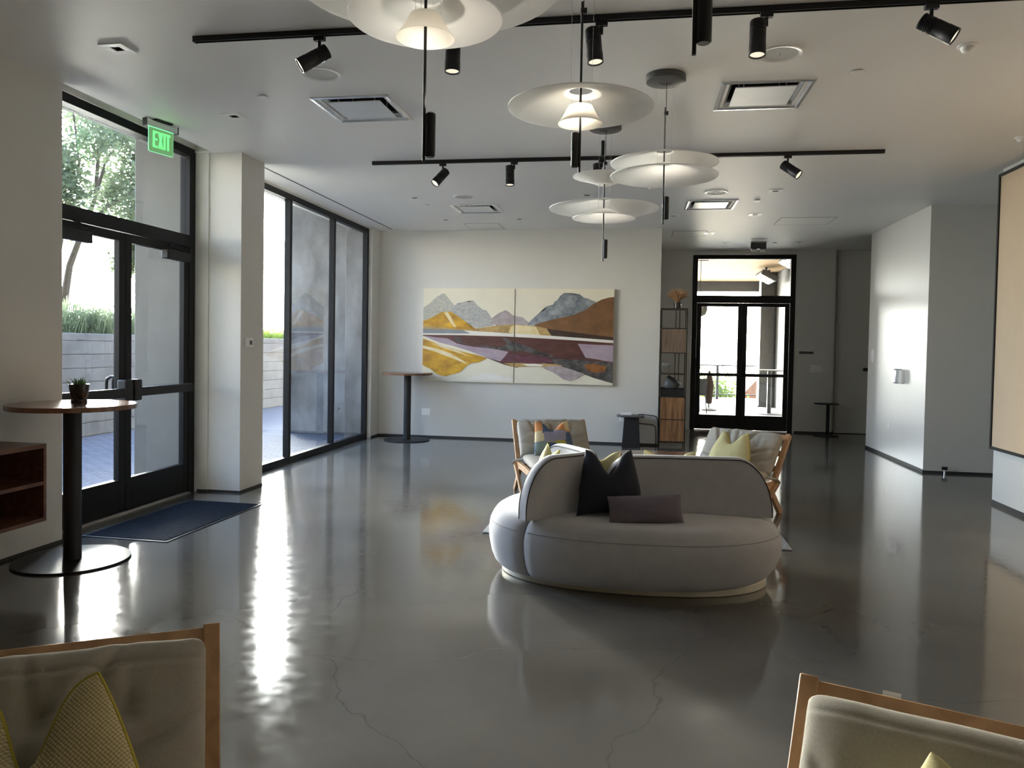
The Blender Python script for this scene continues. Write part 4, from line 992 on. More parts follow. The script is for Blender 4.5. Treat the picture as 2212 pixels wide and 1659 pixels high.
# ------------------------------------------------------------------ low oak lounge chairs
def make_chair(label, smooth_back=False):
    t = thing('lounge_chair', label, 'armchair', (0, 0, 0), 0, 'low oak lounge chairs with linen cushions')
    J = Vector((0, 0, 0.305)); T = Vector((0, 0.335, 0.735)); Fp = Vector((0, -0.70, 0.305)); hw = 0.392; pw = 0.044
    for s in (-1, 1):
        o = Vector((s*hw, 0, 0))
        MB().bar(J+o+Vector((0, -0.02, -0.03)), T+o, pw, 0.05, up=(0, 1, 0)).build('back_post', MT['oak'], t, bevel=0.004)
        MB().bar(J+o+Vector((0, 0.03, 0.0)), Fp+o, pw*0.9, 0.06, up=(0, 0, 1)).build('seat_rail', MT['oak'], t, bevel=0.004)
        MB().bar(Vector((s*hw, -0.12, 0.30)), Vector((s*hw, 0.17, 0.0)), pw*0.85, 0.062, up=(0, 1, 0)).build('leg', MT['oak'], t, bevel=0.004)
        MB().bar(Vector((s*(hw+0.036), 0.02, 0.31)), Vector((s*(hw+0.02), -0.42, 0.0)), pw*0.7, 0.05, up=(0, 1, 0)).build('leg', MT['oak'], t, bevel=0.004)
    D = (T-J)
    for q, wdt in ((0.93, 0.062), (0.60, 0.058), (0.28, 0.058)):
        p = J + D*q
        MB().bar((-hw, p.y+0.004, p.z), (hw, p.y+0.004, p.z), 0.020, wdt, up=(0, D.y, D.z)).build('back_slat', MT['oak'], t, bevel=0.003)
    MB().box(-hw, hw, -0.70, -0.66, 0.275, 0.335).build('front_rail', MT['oak'], t, bevel=0.004)
    MB().box(-hw, hw, -0.02, 0.02, 0.275, 0.31).build('rear_rail', MT['oak'], t, bevel=0.004)
    for y in (-0.52, -0.36, -0.2): MB().box(-hw, hw, y-0.03, y+0.03, 0.29, 0.305).build('seat_slat', MT['oak'], t, bevel=0.002)
    # seat cushion (lying) and back cushion (leaning)
    c = pillow_mb(0.72, 0.70, 0.115, n=30, pw=6, box=True, wrinkle=0.05, seed=3).build('seat_cushion', MT['linen'], t, smooth=True, sharp=80)
    c.rotation_euler = (R(-88), 0, 0); c.location = (0, -0.71, 0.352)
    tuf = [(-0.5, 0.25, 0.035, 0.028), (0.0, 0.25, 0.035, 0.028), (0.5, 0.25, 0.035, 0.028), (-0.25, -0.3, 0.035, 0.024), (0.25, -0.3, 0.035, 0.024)]
    lean = math.atan2(D.y, D.z)
    CRS = [(0.50, 1.0, 0.14, 0.15, 0.016, 0.020), (-0.34, 0.95, -0.28, 0.15, 0.016, 0.018), (0.28, -0.35, 1.0, 0.10, 0.018, 0.016), (0.45, -0.70, 1.0, -0.35, 0.018, 0.014), (-0.72, 0.95, -0.52, 0.2, 0.016, 0.016), (-1.0, -0.3, -0.4, -0.6, 0.018, 0.014), (-0.1, 0.95, -0.02, 0.2, 0.015, 0.014), (-0.97, 0.72, 0.97, 0.72, 0.007, 0.008)]
    if smooth_back: tuf, CRS = [], [(-0.97, 0.80, 0.97, 0.80, 0.006, 0.004), (-0.98, 0.5, -0.80, 0.1, 0.02, 0.008)]
    c2 = pillow_mb(0.755, 0.45, 0.16, n=72, pw=5, box=True, wrinkle=0.08 if smooth_back else 0.22, seed=5, tuft=tuf, creases=CRS).build('back_cushion', MT['linen'], t, smooth=True, sharp=80)
    c2.rotation_euler = (-lean, 0, 0); p0 = J + D*0.06; nrm_ = Vector((0, -D.z, D.y)).normalized(); c2.location = p0 + nrm_*0.088
    # seam near the top edge of the back cushion
    for s in (-1, 1):
        w = MB(); p = T + Vector((s*0.21, 0.0, -0.03)); tdir = D.normalized()
        P = [p + tdir*a + Vector((0, b_, 0)) for a, b_ in ((-0.06, -0.045), (0.0, -0.028), (0.028, -0.016), (0.034, 0.004), (0.028, 0.024), (-0.04, 0.028))]
        w.grid([[q + Vector((-0.02, 0, 0)), q + Vector((0.02, 0, 0))] for q in P])
        bmesh.ops.solidify(w.bm, geom=list(w.bm.faces), thickness=0.003)
        w.build('strap', MT['linen'], t, smooth=True)
        MB().tube([(s*0.35, -0.06, 0.36), (s*(hw+0.045), -0.01, 0.345), (s*(hw+0.062), 0.0, 0.32), (s*(hw+0.045), 0.01, 0.30)], 0.012, 8).build('tie', MT['linen'], t, smooth=True)
    return t
CH = [((-0.863, 8.11, 0), R(19.4), 'oak lounge chair behind the sofa on the left, holding the patchwork cushion'),
      ((0.954, 7.673, 0), R(-33.3), 'oak lounge chair behind the sofa on the right, holding a plain yellow cushion'),
      ((-1.355, 1.508, 0), R(31), 'oak lounge chair in the bottom left corner, nearest the camera'),
      ((0.687, 1.53, 0), R(-21.2), 'oak lounge chair in the bottom right corner, nearest the camera')]
ch0 = make_chair('')
for i, (p, a, l) in enumerate(CH):
    o = ch0 if i == 0 else make_chair(l, True) if i == 3 else dup(ch0, p, a, l)
    o.location = p; o.rotation_euler = (0, 0, a); o['label'] = l
def on_chair(i, x, y, z):
    p, a, l = CH[i]; q = Matrix.Rotation(a, 3, 'Z') @ Vector((x, y, z)); return (p[0]+q.x, p[1]+q.y, z)
scatter('scatter_cushion', 'patchwork cushion in blue, ochre and rust on the back left chair', on_chair(0, -0.05, -0.235, 0.41), CH[0][1], R(30), 0.45, 0.41, 0.15, MT['quilt'], 0.24, seed=2, taper=0.2)
scatter('scatter_cushion', 'plain pale yellow cushion on the back right chair', on_chair(1, 0.02, -0.235, 0.41), CH[1][1], R(30), 0.45, 0.40, 0.15, MT['mustard'], 0.30, taper=0.42, edge=MT['olive'], seed=4)
scatter('scatter_cushion', 'yellow basket weave cushion on the bottom left chair', on_chair(2, 0.02, -0.24, 0.42), CH[2][1], R(32), 0.50, 0.42, 0.17, MT['knit'], 0.42, taper=0.5, ear=0.10, edge=MT['olive'], seed=6)
scatter('scatter_cushion', 'yellow cushion tip showing on the bottom right chair', on_chair(3, 0.0, -0.25, 0.435), CH[3][1], R(32), 0.47, 0.42, 0.15, MT['mustard'], 0.36, taper=0.5, seed=8)

# ------------------------------------------------------------------ oval island sofa
SX, SY = -0.02, 5.33
sofa = thing('sofa', 'oval grey velvet island sofa with curved backrests in the room centre', 'sofa', (SX, SY, 0))
def oval(a, bf, br, n=96):
    P = []
    for k in range(n):
        th = 2*PI*k/n; c_, s_ = math.cos(th), math.sin(th)
        e = 2.3
        x = a*math.copysign(abs(c_)**(2/e), c_); y = (bf if s_ < 0 else br)*math.copysign(abs(s_)**(2/e), s_)
        P.append((x, y))
    return P
w = MB(); o_ = oval(0.90, 0.52, 0.74); i_ = oval(0.86, 0.48, 0.70)
w.prism(o_, 0.0, 0.055); w.build('base_ring', MT['brass'], sofa, bevel=0.006)
# upholstered body in three seat blocks, parted by vertical seams that meet under the backrests
HUB = Vector((-0.285, -0.11))
PROF = [(0.860, 0.050), (0.900, 0.058), (0.940, 0.085), (0.975, 0.14), (1.0, 0.22), (1.005, 0.29), (0.995, 0.345), (0.985, 0.362), (0.965, 0.395), (0.935, 0.425), (0.89, 0.444), (0.80, 0.452), (0.55, 0.455), (0.25, 0.455), (0.0, 0.455)]
def rim(th, k):
    """outline point at polar angle th about the hub, scale k"""
    d = Vector((math.cos(th), math.sin(th))); a, bf, br, e = 0.985, 0.655, 0.86, 2.25
    lo, hi = 0.0, 3.0
    for _ in range(40):
        m_ = (lo+hi)/2; p = HUB + d*m_
        v = (abs(p.x)/a)**e + (abs(p.y)/(bf if p.y < 0 else br))**e
        if v < 1: lo = m_
        else: hi = m_
    return HUB + d*lo*k
def seat_block(a0, a1, name):
    n = max(10, int(abs(a1-a0)/R(4))); w = MB(); g = 0.007
    rows = []
    for k in range(n+1):
        th = a0+(a1-a0)*k/n; row = []
        edge = min(k, n-k)*abs(a1-a0)/n
        for (s_, z) in PROF:
            full = rim(th, 1.0); rad = (full-HUB).length
            e_ = 1.0
            # roll the block edge in a little where two blocks meet
            rr = 0.035*max(0.0, 1-edge*rad/0.05)**2 if edge*rad < 0.05 else 0.0
            q = HUB + (full-HUB)*max(0.0, s_ - (rr if s_ > 0.3 else 0))
            zz = z - (rr*0.5 if z > 0.3 else 0)
            row.append(Vector((q.x, q.y, zz)))
        rows.append(row)
    # open the seam
    mid = (a0+a1)/2; 
    sh = Vector((math.cos(mid), math.sin(mid), 0))*g
    w.grid([[p+sh for p in r] for r in rows])
    for r in (rows[0], rows[-1]):
        w.face([p+sh for p in r] + [Vector((HUB.x, HUB.y, 0.05))+sh])
    w.face([rows[k][0]+sh for k in range(n+1)] + [Vector((HUB.x, HUB.y, 0.05))+sh])
    bmesh.ops.remove_doubles(w.bm, verts=w.bm.verts, dist=1e-4)
    o = w.build(name, MT['velvet'], sofa, smooth=True, sharp=50)
    sm = MB(); sm.tube([HUB.to_3d()+sh+(rim(a0+(a1-a0)*k/n, 1.0)-HUB).to_3d()*0.9915+Vector((0, 0, 0.356)) for k in range(1, n)], 0.0022, 5)
    sm.build('stitched_seam', MT['seam'], o, smooth=True)
    return o
A_FL = math.atan2(4.76-SY-HUB.y, -0.80-SX-HUB.x)          # seam at the front left
A_BL = math.atan2(0.55, -0.42)
A_R = math.atan2(0.06, 1.2)
seat_block(A_FL, A_R, 'seat_block')
seat_block(A_R, A_BL, 'seat_block')
seat_block(A_BL, A_FL + 2*PI, 'seat_block')
def backrest(path, z0, z1, th, r0, r1, name):
    """upright slab following a plan path, with big rounded top corners; r=(horizontal, vertical) radius at each end"""
    pts = [Vector(p) for p in path]
    # resample
    L = [0.0]
    for a, c in zip(pts, pts[1:]): L.append(L[-1]+(c-a).length)
    T_ = L[-1]; N = 46; S = []
    for k in range(N+1):
        s = T_*(0.5-0.5*math.cos(PI*k/N))
        i = max(0, min(len(pts)-2, next((j for j in range(len(L)-1) if L[j+1] >= s-1e-9), len(pts)-2)))
        f = (s-L[i])/(L[i+1]-L[i]); S.append((s, pts[i].lerp(pts[i+1], f)))
    def top(s):
        z = z1
        for d, (rx, rz) in ((s, r0), (T_-s, r1)):
            if rx and d < rx: z = min(z, z1-rz+rz*math.sqrt(max(0, 1-((rx-d)/rx)**2.0)))
        return z
    rows = []; front_edge = []; back_edge = []
    for k, (s, p) in enumerate(S):
        a = S[max(0, k-1)][1]; c = S[min(N, k+1)][1]; tg = (c-a).normalized(); nm = Vector((tg.y, -tg.x))
        zt = top(s); rr = th*0.42; row = []
        prof = [(-th/2, z0), (-th/2, z0+(zt-rr-z0)*0.5), (-th/2, zt-rr*0.55)] + [(-th/2+rr*(1-math.cos(R(q))), zt-rr*0.55+rr*0.55*math.sin(R(q))) for q in (30, 60, 90)] + [(th/2-rr*(1-math.cos(R(q))), zt-rr*0.55+rr*0.55*math.sin(R(q))) for q in (90, 60, 30)] + [(th/2, zt-rr*0.55), (th/2, z0+(zt-rr-z0)*0.5), (th/2, z0)]
        for d, z in prof: row.append(Vector((p.x+nm.x*d, p.y+nm.y*d, max(z, z0))))
        rows.append(row)
        front_edge.append(Vector((p.x+nm.x*(th/2), p.y+nm.y*(th/2), max(zt-rr*0.45, z0)))); back_edge.append(Vector((p.x-nm.x*(th/2), p.y-nm.y*(th/2), max(zt-rr*0.45, z0))))
    w = MB(); w.grid(rows); w.face(rows[0]); w.face(rows[-1][::-1])
    o = w.build(name, MT['velvet'], sofa, smooth=True, sharp=60)
    for e_ in (front_edge, back_edge): 
        ends = lambda q: Vector((q.x, q.y, z0))
        MB().tube([ends(e_[0])] + e_ + [ends(e_[-1])], 0.004, 6).build('piping', MT['piping'], o, smooth=True)
    return o
def curve(pts, n=10):
    """Catmull-Rom through plan points"""
    P = [Vector(p) for p in pts]; P = [P[0]*2-P[1]] + P + [P[-1]*2-P[-2]]; O = []
    for i in range(1, len(P)-2):
        for k in range(n):
            t_ = k/n; a, b_, c, d = P[i-1], P[i], P[i+1], P[i+2]
            O.append(0.5*((2*b_)+(c-a)*t_+(2*a-5*b_+4*c-d)*t_*t_+(3*b_-a-3*c+d)*t_**3))
    return O + [P[-2]]
rel = lambda pts: [(x-SX, y-SY) for x, y in pts]
TH = 0.085
backrest(curve(rel([(-0.71, 4.80), (-0.575, 4.92), (-0.43, 5.07), (-0.29, 5.25)])), 0.44, 0.845, TH, (0.24, 0.34), (0.07, 0.10), 'backrest')
backrest(curve(rel([(-0.30, 5.22), (-0.40, 5.38), (-0.52, 5.54), (-0.70, 5.74)])), 0.44, 0.845, TH, (0.05, 0.05), (0.24, 0.34), 'backrest')
backrest(curve(rel([(-0.24, 5.12), (0.02, 5.20), (0.36, 5.245), (0.66, 5.275), (0.90, 5.30)])), 0.44, 0.835, TH, (0.22, 0.34), (0.24, 0.38), 'backrest')
scatter('scatter_cushion', 'large navy velvet cushion on the front of the sofa', (-0.155, 4.97, 0.455), R(12), R(17), 0.45, 0.44, 0.15, MT['navy'], 0.34, taper=0.32, seed=9)
scatter('scatter_cushion', 'long plum grey lumbar cushion lying in front of the navy one', (0.075, 4.84, 0.452), R(7), R(30), 0.47, 0.185, 0.11, MT['plum'], 0.0, ear=0.03, seed=11, roll=R(-3))
scatter('scatter_cushion', 'pale yellow cushion on the window side of the sofa, tips showing', (-0.66, 5.32, 0.455), R(-70), R(12), 0.42, 0.40, 0.13, MT['mustard'], 0.2, edge=MT['olive'], seed=12)
scatter('scatter_cushion', 'cream cushion seen through the dip between the sofa backrests', (-0.235, 5.36, 0.455), R(165), R(6), 0.34, 0.39, 0.11, MT['mustard'], 0.14, seed=13)
scatter('scatter_cushion', 'yellow cushion tip peeking over the right sofa backrest', (0.22, 5.52, 0.455), R(184), R(22), 0.42, 0.43, 0.13, MT['mustard'], 0.34, seed=14)

# ------------------------------------------------------------------ rug, coffee table, mat
t = thing('rug', 'grey woven rug whose corners show beside the sofa', 'rug', (0, 7.15, 0))
MB().box(-1.245, 1.215, -1.0, -0.15, 0.0, 0.012).build('woven_pile', MT['rug'], t, bevel=0.004)
t = thing('coffee_table', 'low oval walnut coffee table just visible over the sofa back', 'table', (0.36, 8.52, 0))
MB().prism([(0.60*math.copysign(abs(math.cos(a))**0.75, math.cos(a)), 0.24*math.copysign(abs(math.sin(a))**0.75, math.sin(a))) for a in [2*PI*k/64 for k in range(64)]], 0.375, 0.40).build('tabletop', MT['walnut_top'], t, bevel=0.006)
for sx in (-0.4, 0.4):
    for sy in (-0.13, 0.13): MB().cyl((sx, sy, 0.375), (sx*1.1, sy*1.15, 0), 0.016, 0.012, 16).build('leg', MT['black'], t, smooth=True)
t = thing('door_mat', 'dark charcoal entrance mat in front of the side double door', 'mat', (-3.905, 6.03, 0), R(-1.0))
MB().box(-0.355, 0.355, -0.70, 0.70, 0.0, 0.010).build('carpet_pile', MT['carpet'], t, bevel=0.003)
w = MB()
for q in ((-0.378, 0.378, -0.725, -0.70), (-0.378, 0.378, 0.70, 0.725), (-0.378, -0.355, -0.70, 0.70), (0.355, 0.378, -0.70, 0.70)): w.box(*q, 0, 0.006)
w.build('rubber_border', MT['rubber'], t)

# ------------------------------------------------------------------ round bar tables
def make_bar(h, rt, rb, label):
    t = thing('bar_table', label, 'bar table', (0, 0, 0), 0, 'round pedestal bar tables')
    MB().lathe([(0, h), (rt-0.004, h), (rt, h-0.004), (rt, h-0.030), (rt-0.004, h-0.034), (0, h-0.034)], 96).build('tabletop', MT['walnut_top'], t, smooth=True)
    MB().cyl((0, 0, 0.012), (0, 0, h-0.034), 0.058, n=40).build('column', MT['black'], t, smooth=True)
    MB().lathe([(0, 0.014), (rb-0.003, 0.014), (rb, 0.011), (rb, 0.0), (0, 0.0)], 96).build('base_plate', MT['blackmetal'], t, smooth=True)
    return t
bt = make_bar(1.10, 0.405, 0.372, 'bar table near the side door, with a potted plant on it'); bt.location = (-3.885, 4.73, 0)
b2 = dup(bt, (-3.69, 11.93, 0), 0.4, 'empty bar table in front of the left end of the painting')
t = thing('potted_plant', 'small spiky succulent in dark pot on the near bar table', 'plant', (-3.87, 4.775, 1.10))
MB().lathe([(0, 0), (0.052, 0), (0.053, 0.022), (0.049, 0.026), (0.046, 0.03), (0.056, 0.06), (0.063, 0.105), (0.065, 0.135), (0.060, 0.135), (0.056, 0.12), (0, 0.12)], 40).build('pot', MT['pot'], t, smooth=True)
MB().lathe([(0, 0.124), (0.04, 0.125), (0.057, 0.12)], 24).build('soil', MT['soil'], t)
for k in range(34):
    a = random.uniform(0, 2*PI); rr = random.uniform(0.0, 0.05); tl = random.uniform(0.1, 0.9)*(rr/0.05+0.3); Lh = random.uniform(0.035, 0.07)
    x, y = rr*math.cos(a), rr*math.sin(a); P = []
    for q in range(5):
        f = q/4; P.append((x+math.cos(a)*Lh*tl*f*(0.4+0.6*f), y+math.sin(a)*Lh*tl*f*(0.4+0.6*f), 0.122+Lh*f*(1-0.25*f*tl)))
    MB().tube(P, 0.003, 5, rr=[0.0035, 0.004, 0.0034, 0.0022, 0.0006]).build('leaf', MT['leaf'], t, smooth=True)

# ------------------------------------------------------------------ wall-hung open shelf on the left wall
t = thing('wall_shelf', 'dark walnut open shelf box hung on the left wall, cut off at left edge', 'shelf', (-4.31, 3.5, 0.325))
X0, X1, Y0, Y1, H = 0.0, 0.40, -1.4, 1.022, 0.522
w = MB().box(X0, X1, Y0, Y1, H-0.03, H).box(X0, X1, Y0, Y1, 0, 0.026).box(X0, X1, Y1-0.024, Y1, 0.026, H-0.03).box(X0, X1, Y0, Y0+0.024, 0.026, H-0.03)
w.build('carcass', MT['walnut'], t, bevel=0.001)
MB().box(X0, X0+0.012, Y0+0.024, Y1-0.024, 0.026, H-0.03).build('back_panel', MT['walnut'], t)
MB().box(X0+0.012, X1-0.002, Y0+0.024, Y1-0.024, 0.245, 0.27).build('shelf_board', MT['walnut'], t)
MB().box(X0+0.012, X1-0.03, -0.2, -0.176, 0.026, 0.245).box(X0+0.012, X1-0.03, -0.2, -0.176, 0.27, H-0.03).build('divider', MT['walnut'], t)

# ------------------------------------------------------------------ shelving unit at the corner of the back wall
CX0, CX1, CY0, CY1 = 0.345, 0.755, 12.26, 12.66
t = thing('shelving_unit', 'tall slim shelving unit with wooden drawers at the corner of the back wall', 'shelving', (CX0, CY0, 0))
W_, D_ = CX1-CX0, CY1-CY0
w = MB(); s = 0.016
for x in (0, W_-s):
    for y in (0, D_-s): w.box(x, x+s, y, y+s, 0.0, 2.20)
for z in (0.07, 0.80, 1.15, 1.485, 1.87, 2.184):
    w.box(0, W_, 0, s, z, z+s).box(0, W_, D_-s, D_, z, z+s).box(0, s, s, D_-s, z, z+s).box(W_-s, W_, s, D_-s, z, z+s)
w.box(0.24, 0.252, D_-s, D_, 0.8, 2.19).box(0.30, 0.312, D_-s, D_, 0.8, 2.19)
w.build('metal_frame', MT['bronze'], t, bevel=0.001)
MB().box(s, W_-s, s, D_-s, 2.188, 2.198).build('shelf', MT['greybox'], t)
MB().box(s, W_-s, s, D_-s, 1.152, 1.162).build('shelf', MT['smoke'], t)
MB().box(s, W_-s, 0.004, D_-s, 1.50, 1.872).build('cupboard', MT['greybox'], t, bevel=0.002)
MB().box(0.0, W_, 0.002, D_, 2.06, 2.184).build('fascia', MT['bronze'], t, bevel=0.002) if False else None
bx = MB().box(s, W_-s, s, D_-s, 0.086, 0.80).build('drawer_case', MT['bronze'], t)
for z0, z1 in ((0.095, 0.432), (0.445, 0.79)): MB().box(s+0.003, W_-s-0.003, -0.004, s, z0, z1).build('drawer', MT['acacia'], t, bevel=0.003)
t2 = thing('storage_tray', 'black shallow box on the shelving unit, above the drawers', 'box', (0.55, 12.44, 0.816))
MB().box(-0.185, 0.185, -0.165, 0.165, 0, 0.12).build('box_body', MT['black'], t2, bevel=0.004)
MB().box(-0.188, 0.188, -0.168, 0.168, 0.105, 0.118).build('lid', MT['blackmetal'], t2, bevel=0.003)
t2 = thing('card_machine', 'dark tilted screen device standing on the black box of the shelving unit', 'device', (0.53, 12.42, 0.936))
MB().lathe([(0, 0), (0.09, 0), (0.11, 0.03), (0.10, 0.10), (0.06, 0.15), (0.03, 0.17), (0, 0.17)], 24, Matrix.Diagonal((1.1, 0.8, 1, 1))).build('stand', MT['canopy'], t2, smooth=True)
MB().bar((-0.06, 0, 0.185), (0.14, -0.02, 0.05), 0.03, 0.18, up=(0, 1, 0.2)).build('screen', MT['black'], t2, bevel=0.006)
for k, x in enumerate((0.385, 0.46)):
    g = thing('wine_glass', ('stemmed glass on the smoked shelf, nearest the wall', 'stemmed glass on the smoked shelf, inner one')[k], 'glass', (x+0.02, 12.40+0.05*k, 1.162), 0, 'stemmed glasses on the shelving unit')
    MB().lathe([(0, 0), (0.03, 0.002), (0.005, 0.006), (0.004, 0.07), (0.012, 0.085), (0.030, 0.115), (0.032, 0.14), (0.027, 0.17), (0.026, 0.17), (0.030, 0.14), (0.028, 0.117), (0.01, 0.09), (0, 0.088)], 24).build('glass_bowl', MT['clear'], g, smooth=True)
g = thing('dried_grass_pot', 'dark pot of dried tan grass on top of the shelving unit', 'plant', (0.60, 12.46, 2.20))
MB().lathe([(0, 0), (0.055, 0), (0.062, 0.10), (0.056, 0.10), (0.05, 0.085), (0, 0.085)], 28).build('pot', MT['pot'], g, smooth=True)
w = MB()
for k in range(420):
    a = random.uniform(0, 2*PI); e = random.uniform(0.0, 1.15); Lh = random.uniform(0.15, 0.25); P = []
    for q in range(4):
        f = q/3; th = e*(0.35+0.65*f); P.append((math.cos(a)*(0.02+Lh*f*math.sin(th)), math.sin(a)*(0.02+Lh*f*math.sin(th)), 0.09+Lh*f*math.cos(th*0.85)))
    w.tube(P, 0.002, 3, rr=[0.0012, 0.0016, 0.0035, 0.0006], caps=False)
st_ = w.build('dried_stems', MT['wheat'], g); st_['kind'] = 'stuff'

# ------------------------------------------------------------------ small tables and their leads
t = thing('side_table', 'black side table with tapered trunk, against the back wall', 'table', (-0.085, 12.20, 0))
w = MB(); A0, A1 = 0.142, 0.113
lo = [(-A0, -A0), (A0, -A0), (A0, A0), (-A0, A0)]; hi = [(-A1, -A1), (A1, -A1), (A1, A1), (-A1, A1)]
v0 = [w.bm.verts.new((x, y, 0)) for x, y in lo]; v1 = [w.bm.verts.new((x, y, 0.47)) for x, y in hi]
w.bm.faces.new(v0[::-1]); w.bm.faces.new(v1)
for k in range(4): w.bm.faces.new((v0[k], v0[(k+1) % 4], v1[(k+1) % 4], v1[k]))
w.build('trunk', MT['black'], t, bevel=0.006)
MB().prism([(-0.23, -0.05), (-0.16, -0.16), (0.12, -0.16), (0.20, -0.10), (0.20, 0.16), (-0.14, 0.17), (-0.23, 0.10)], 0.47, 0.495).build('tabletop', MT['canopy'], t, bevel=0.005)
t = thing('power_adapter', 'white power adapter lying on the black side table', 'adapter', (-0.16, 12.20, 0.495))
MB().box(-0.085, 0.085, -0.05, 0.05, 0, 0.045).build('adapter_body', MT['whiteplastic'], t, bevel=0.01)
def lead(label, P):
    o = MB().tube([Vector(p)-Vector(P[0]) for p in P], 0.006, 8).build('cord', MT['cord'], smooth=True); o.location = P[0]
    return tag(o, label, 'cord', 'leads of the side table')
lead('black cord from the side table top to the shelving corner', [(0.02, 12.30, 0.501), (0.10, 12.355, 0.502), (0.20, 12.37, 0.49), (0.26, 12.382, 0.485), (0.30, 12.385, 0.47), (0.325, 12.385, 0.42), (0.338, 12.38, 0.30), (0.338, 12.38, 0.05)])
lead('thin lower cord running along the wall behind the side table', [(-0.20, 12.388, 0.40), (0.0, 12.390, 0.355), (0.15, 12.391, 0.345), (0.25, 12.391, 0.335), (0.295, 12.389, 0.30), (0.305, 12.388, 0.20), (0.305, 12.388, 0.03)])
t = thing('cafe_table', 'small black pedestal table by the dim far wall', 'table', (3.45, 14.82, 0))
MB().lathe([(0, 0.60), (0.215, 0.60), (0.22, 0.595), (0.22, 0.583), (0, 0.58)], 48).build('tabletop', MT['black'], t, smooth=True)
MB().cyl((0.03, 0, 0.012), (0.03, 0, 0.585), 0.03, n=20).build('column', MT['black'], t, smooth=True)
MB().lathe([(0, 0.014), (0.225, 0.012), (0.228, 0.0), (0, 0)], 48).build('base_plate', MT['black'], t, smooth=True)

# ------------------------------------------------------------------ outside the left windows: patio, walls, planting
struct(MB().box(-9.6, -4.60, 0.0, 30.0, -0.14, -0.02).build('patio_paving', MT['brick']))
struct(MB().box(-40.0, -9.6, -20.0, 60.0, -0.6, -0.05).build('outer_ground', MT['soil']))
o = struct(MB().box(-8.98, -8.72, 2.0, 26.0, -0.05, 1.645).build('retaining_wall', MT['board'], bevel=0.01))
o['label'] = 'grey board formed concrete garden wall outside the side door'
MB().box(0.0, 0.012, 16.33, 16.40, 0.55, 0.67).build('outlet_cover', MT['whiteplastic'], o).location.x = -8.72
struct(MB().box(-11.8, -8.98, 2.0, 26.0, -0.05, 1.50).build('planter_bed', MT['soil']))
struct(MB().box(-5.12, -4.602, 7.10, 7.69, -0.02, 3.60).build('concrete_pier', MT['concrete'], bevel=0.01))
struct(MB().box(-5.12, -4.72, 1.5, 12.6, 3.60, 4.3).build('concrete_beam', MT['concrete'], bevel=0.01))
struct(MB().box(-6.035, -4.49, 12.48, 12.9, -0.02, 4.3).box(-4.80, -4.492, 12.0, 12.48, -0.02, 4.3).build('concrete_fin_wall', MT['stained'], bevel=0.01))

struct(MB().box(-6.4, -4.72, 1.5, 12.9, 4.3, 4.5).build('added_overhang', MT['concrete']))  # added slab, unseen, keeps sky light off the pier and paving
struct(MB().box(-5.96, -4.72, 4.3, 4.7, -0.02, 4.3).build('concrete_fin_wall', MT['concrete'], bevel=0.01))  # this fin is added out of view to block sky light from the pier

def leafy(w, n, fn, size, squash=1.0):
    for _ in range(n):
        p = Vector(fn()); a = Vector((random.gauss(0, 1), random.gauss(0, 1), random.gauss(0, 0.6))).normalized(); b_ = a.orthogonal().normalized()
        b_ = (Matrix.Rotation(random.uniform(0, 2*PI), 3, a) @ b_); s = size*random.uniform(0.6, 1.3)
        c_ = a*s; d = b_*s*0.42*squash
        w.face([p-c_*0.5, p+d*0.5, p+c_*0.5, p-d*0.5])
# tree beyond the planter
t = thing('tree', 'green tree with leaning trunks outside above the side door', 'tree', (-10.8, 12.7, 1.5))
w = MB(); o_ = Vector((-10.8, 12.7, 1.5))
br = [[(-10.8, 12.75, 1.45), (-10.8, 12.95, 2.36), (-10.8, 13.07, 2.95), (-10.8, 13.41, 3.66), (-10.8, 13.76, 4.36), (-10.8, 13.89, 5.6), (-10.9, 13.8, 6.8)],
      [(-10.8, 12.80, 1.45), (-10.85, 12.75, 2.3), (-10.9, 12.9, 3.1), (-10.9, 13.1, 3.9), (-10.7, 13.2, 4.9), (-10.6, 12.9, 6.0)],
      [(-10.8, 13.3, 3.5), (-10.7, 13.9, 4.2), (-10.6, 14.5, 4.6), (-10.5, 15.2, 5.2)], [(-10.8, 13.76, 4.36), (-11.0, 14.3, 5.2), (-11.0, 14.9, 6.0)], [(-10.8, 13.4, 3.7), (-11, 12.9, 4.6), (-11, 12.4, 5.4)],
      [(-10.8, 13.85, 5.2), (-10.4, 13.3, 6.0), (-10.2, 12.9, 6.6)]]
for k, P in enumerate(br):
    n_ = len(P); r0 = (0.085, 0.06, 0.045, 0.04, 0.04, 0.03)[k]
    w.tube([Vector(p)-o_ for p in P], r0, 8, rr=[r0*(1-0.75*i/(n_-1)) for i in range(n_)])
w.build('trunk', MT['bark'], t, smooth=True)
w = MB(); cl = [(Vector((-10.8+random.uniform(-1.2, 1.2), random.uniform(11.2, 16.6), random.uniform(3.95, 7.2))), random.uniform(0.4, 0.8)) for _ in range(80)]
cl += [(Vector((-10.6, 14.2+random.uniform(0, 1.7), random.uniform(3.2, 3.9))), random.uniform(0.25, 0.4)) for _ in range(6)]
def treept():
    c_, r_ = random.choice(cl); d = Vector((random.gauss(0, 1), random.gauss(0, 1), random.gauss(0, 1))).normalized()*r_*random.uniform(0.3, 1)
    return c_+d-o_
leafy(w, 52000, treept, 0.115)
f = w.build('foliage', MT['foliage'], t); f['kind'] = 'stuff'
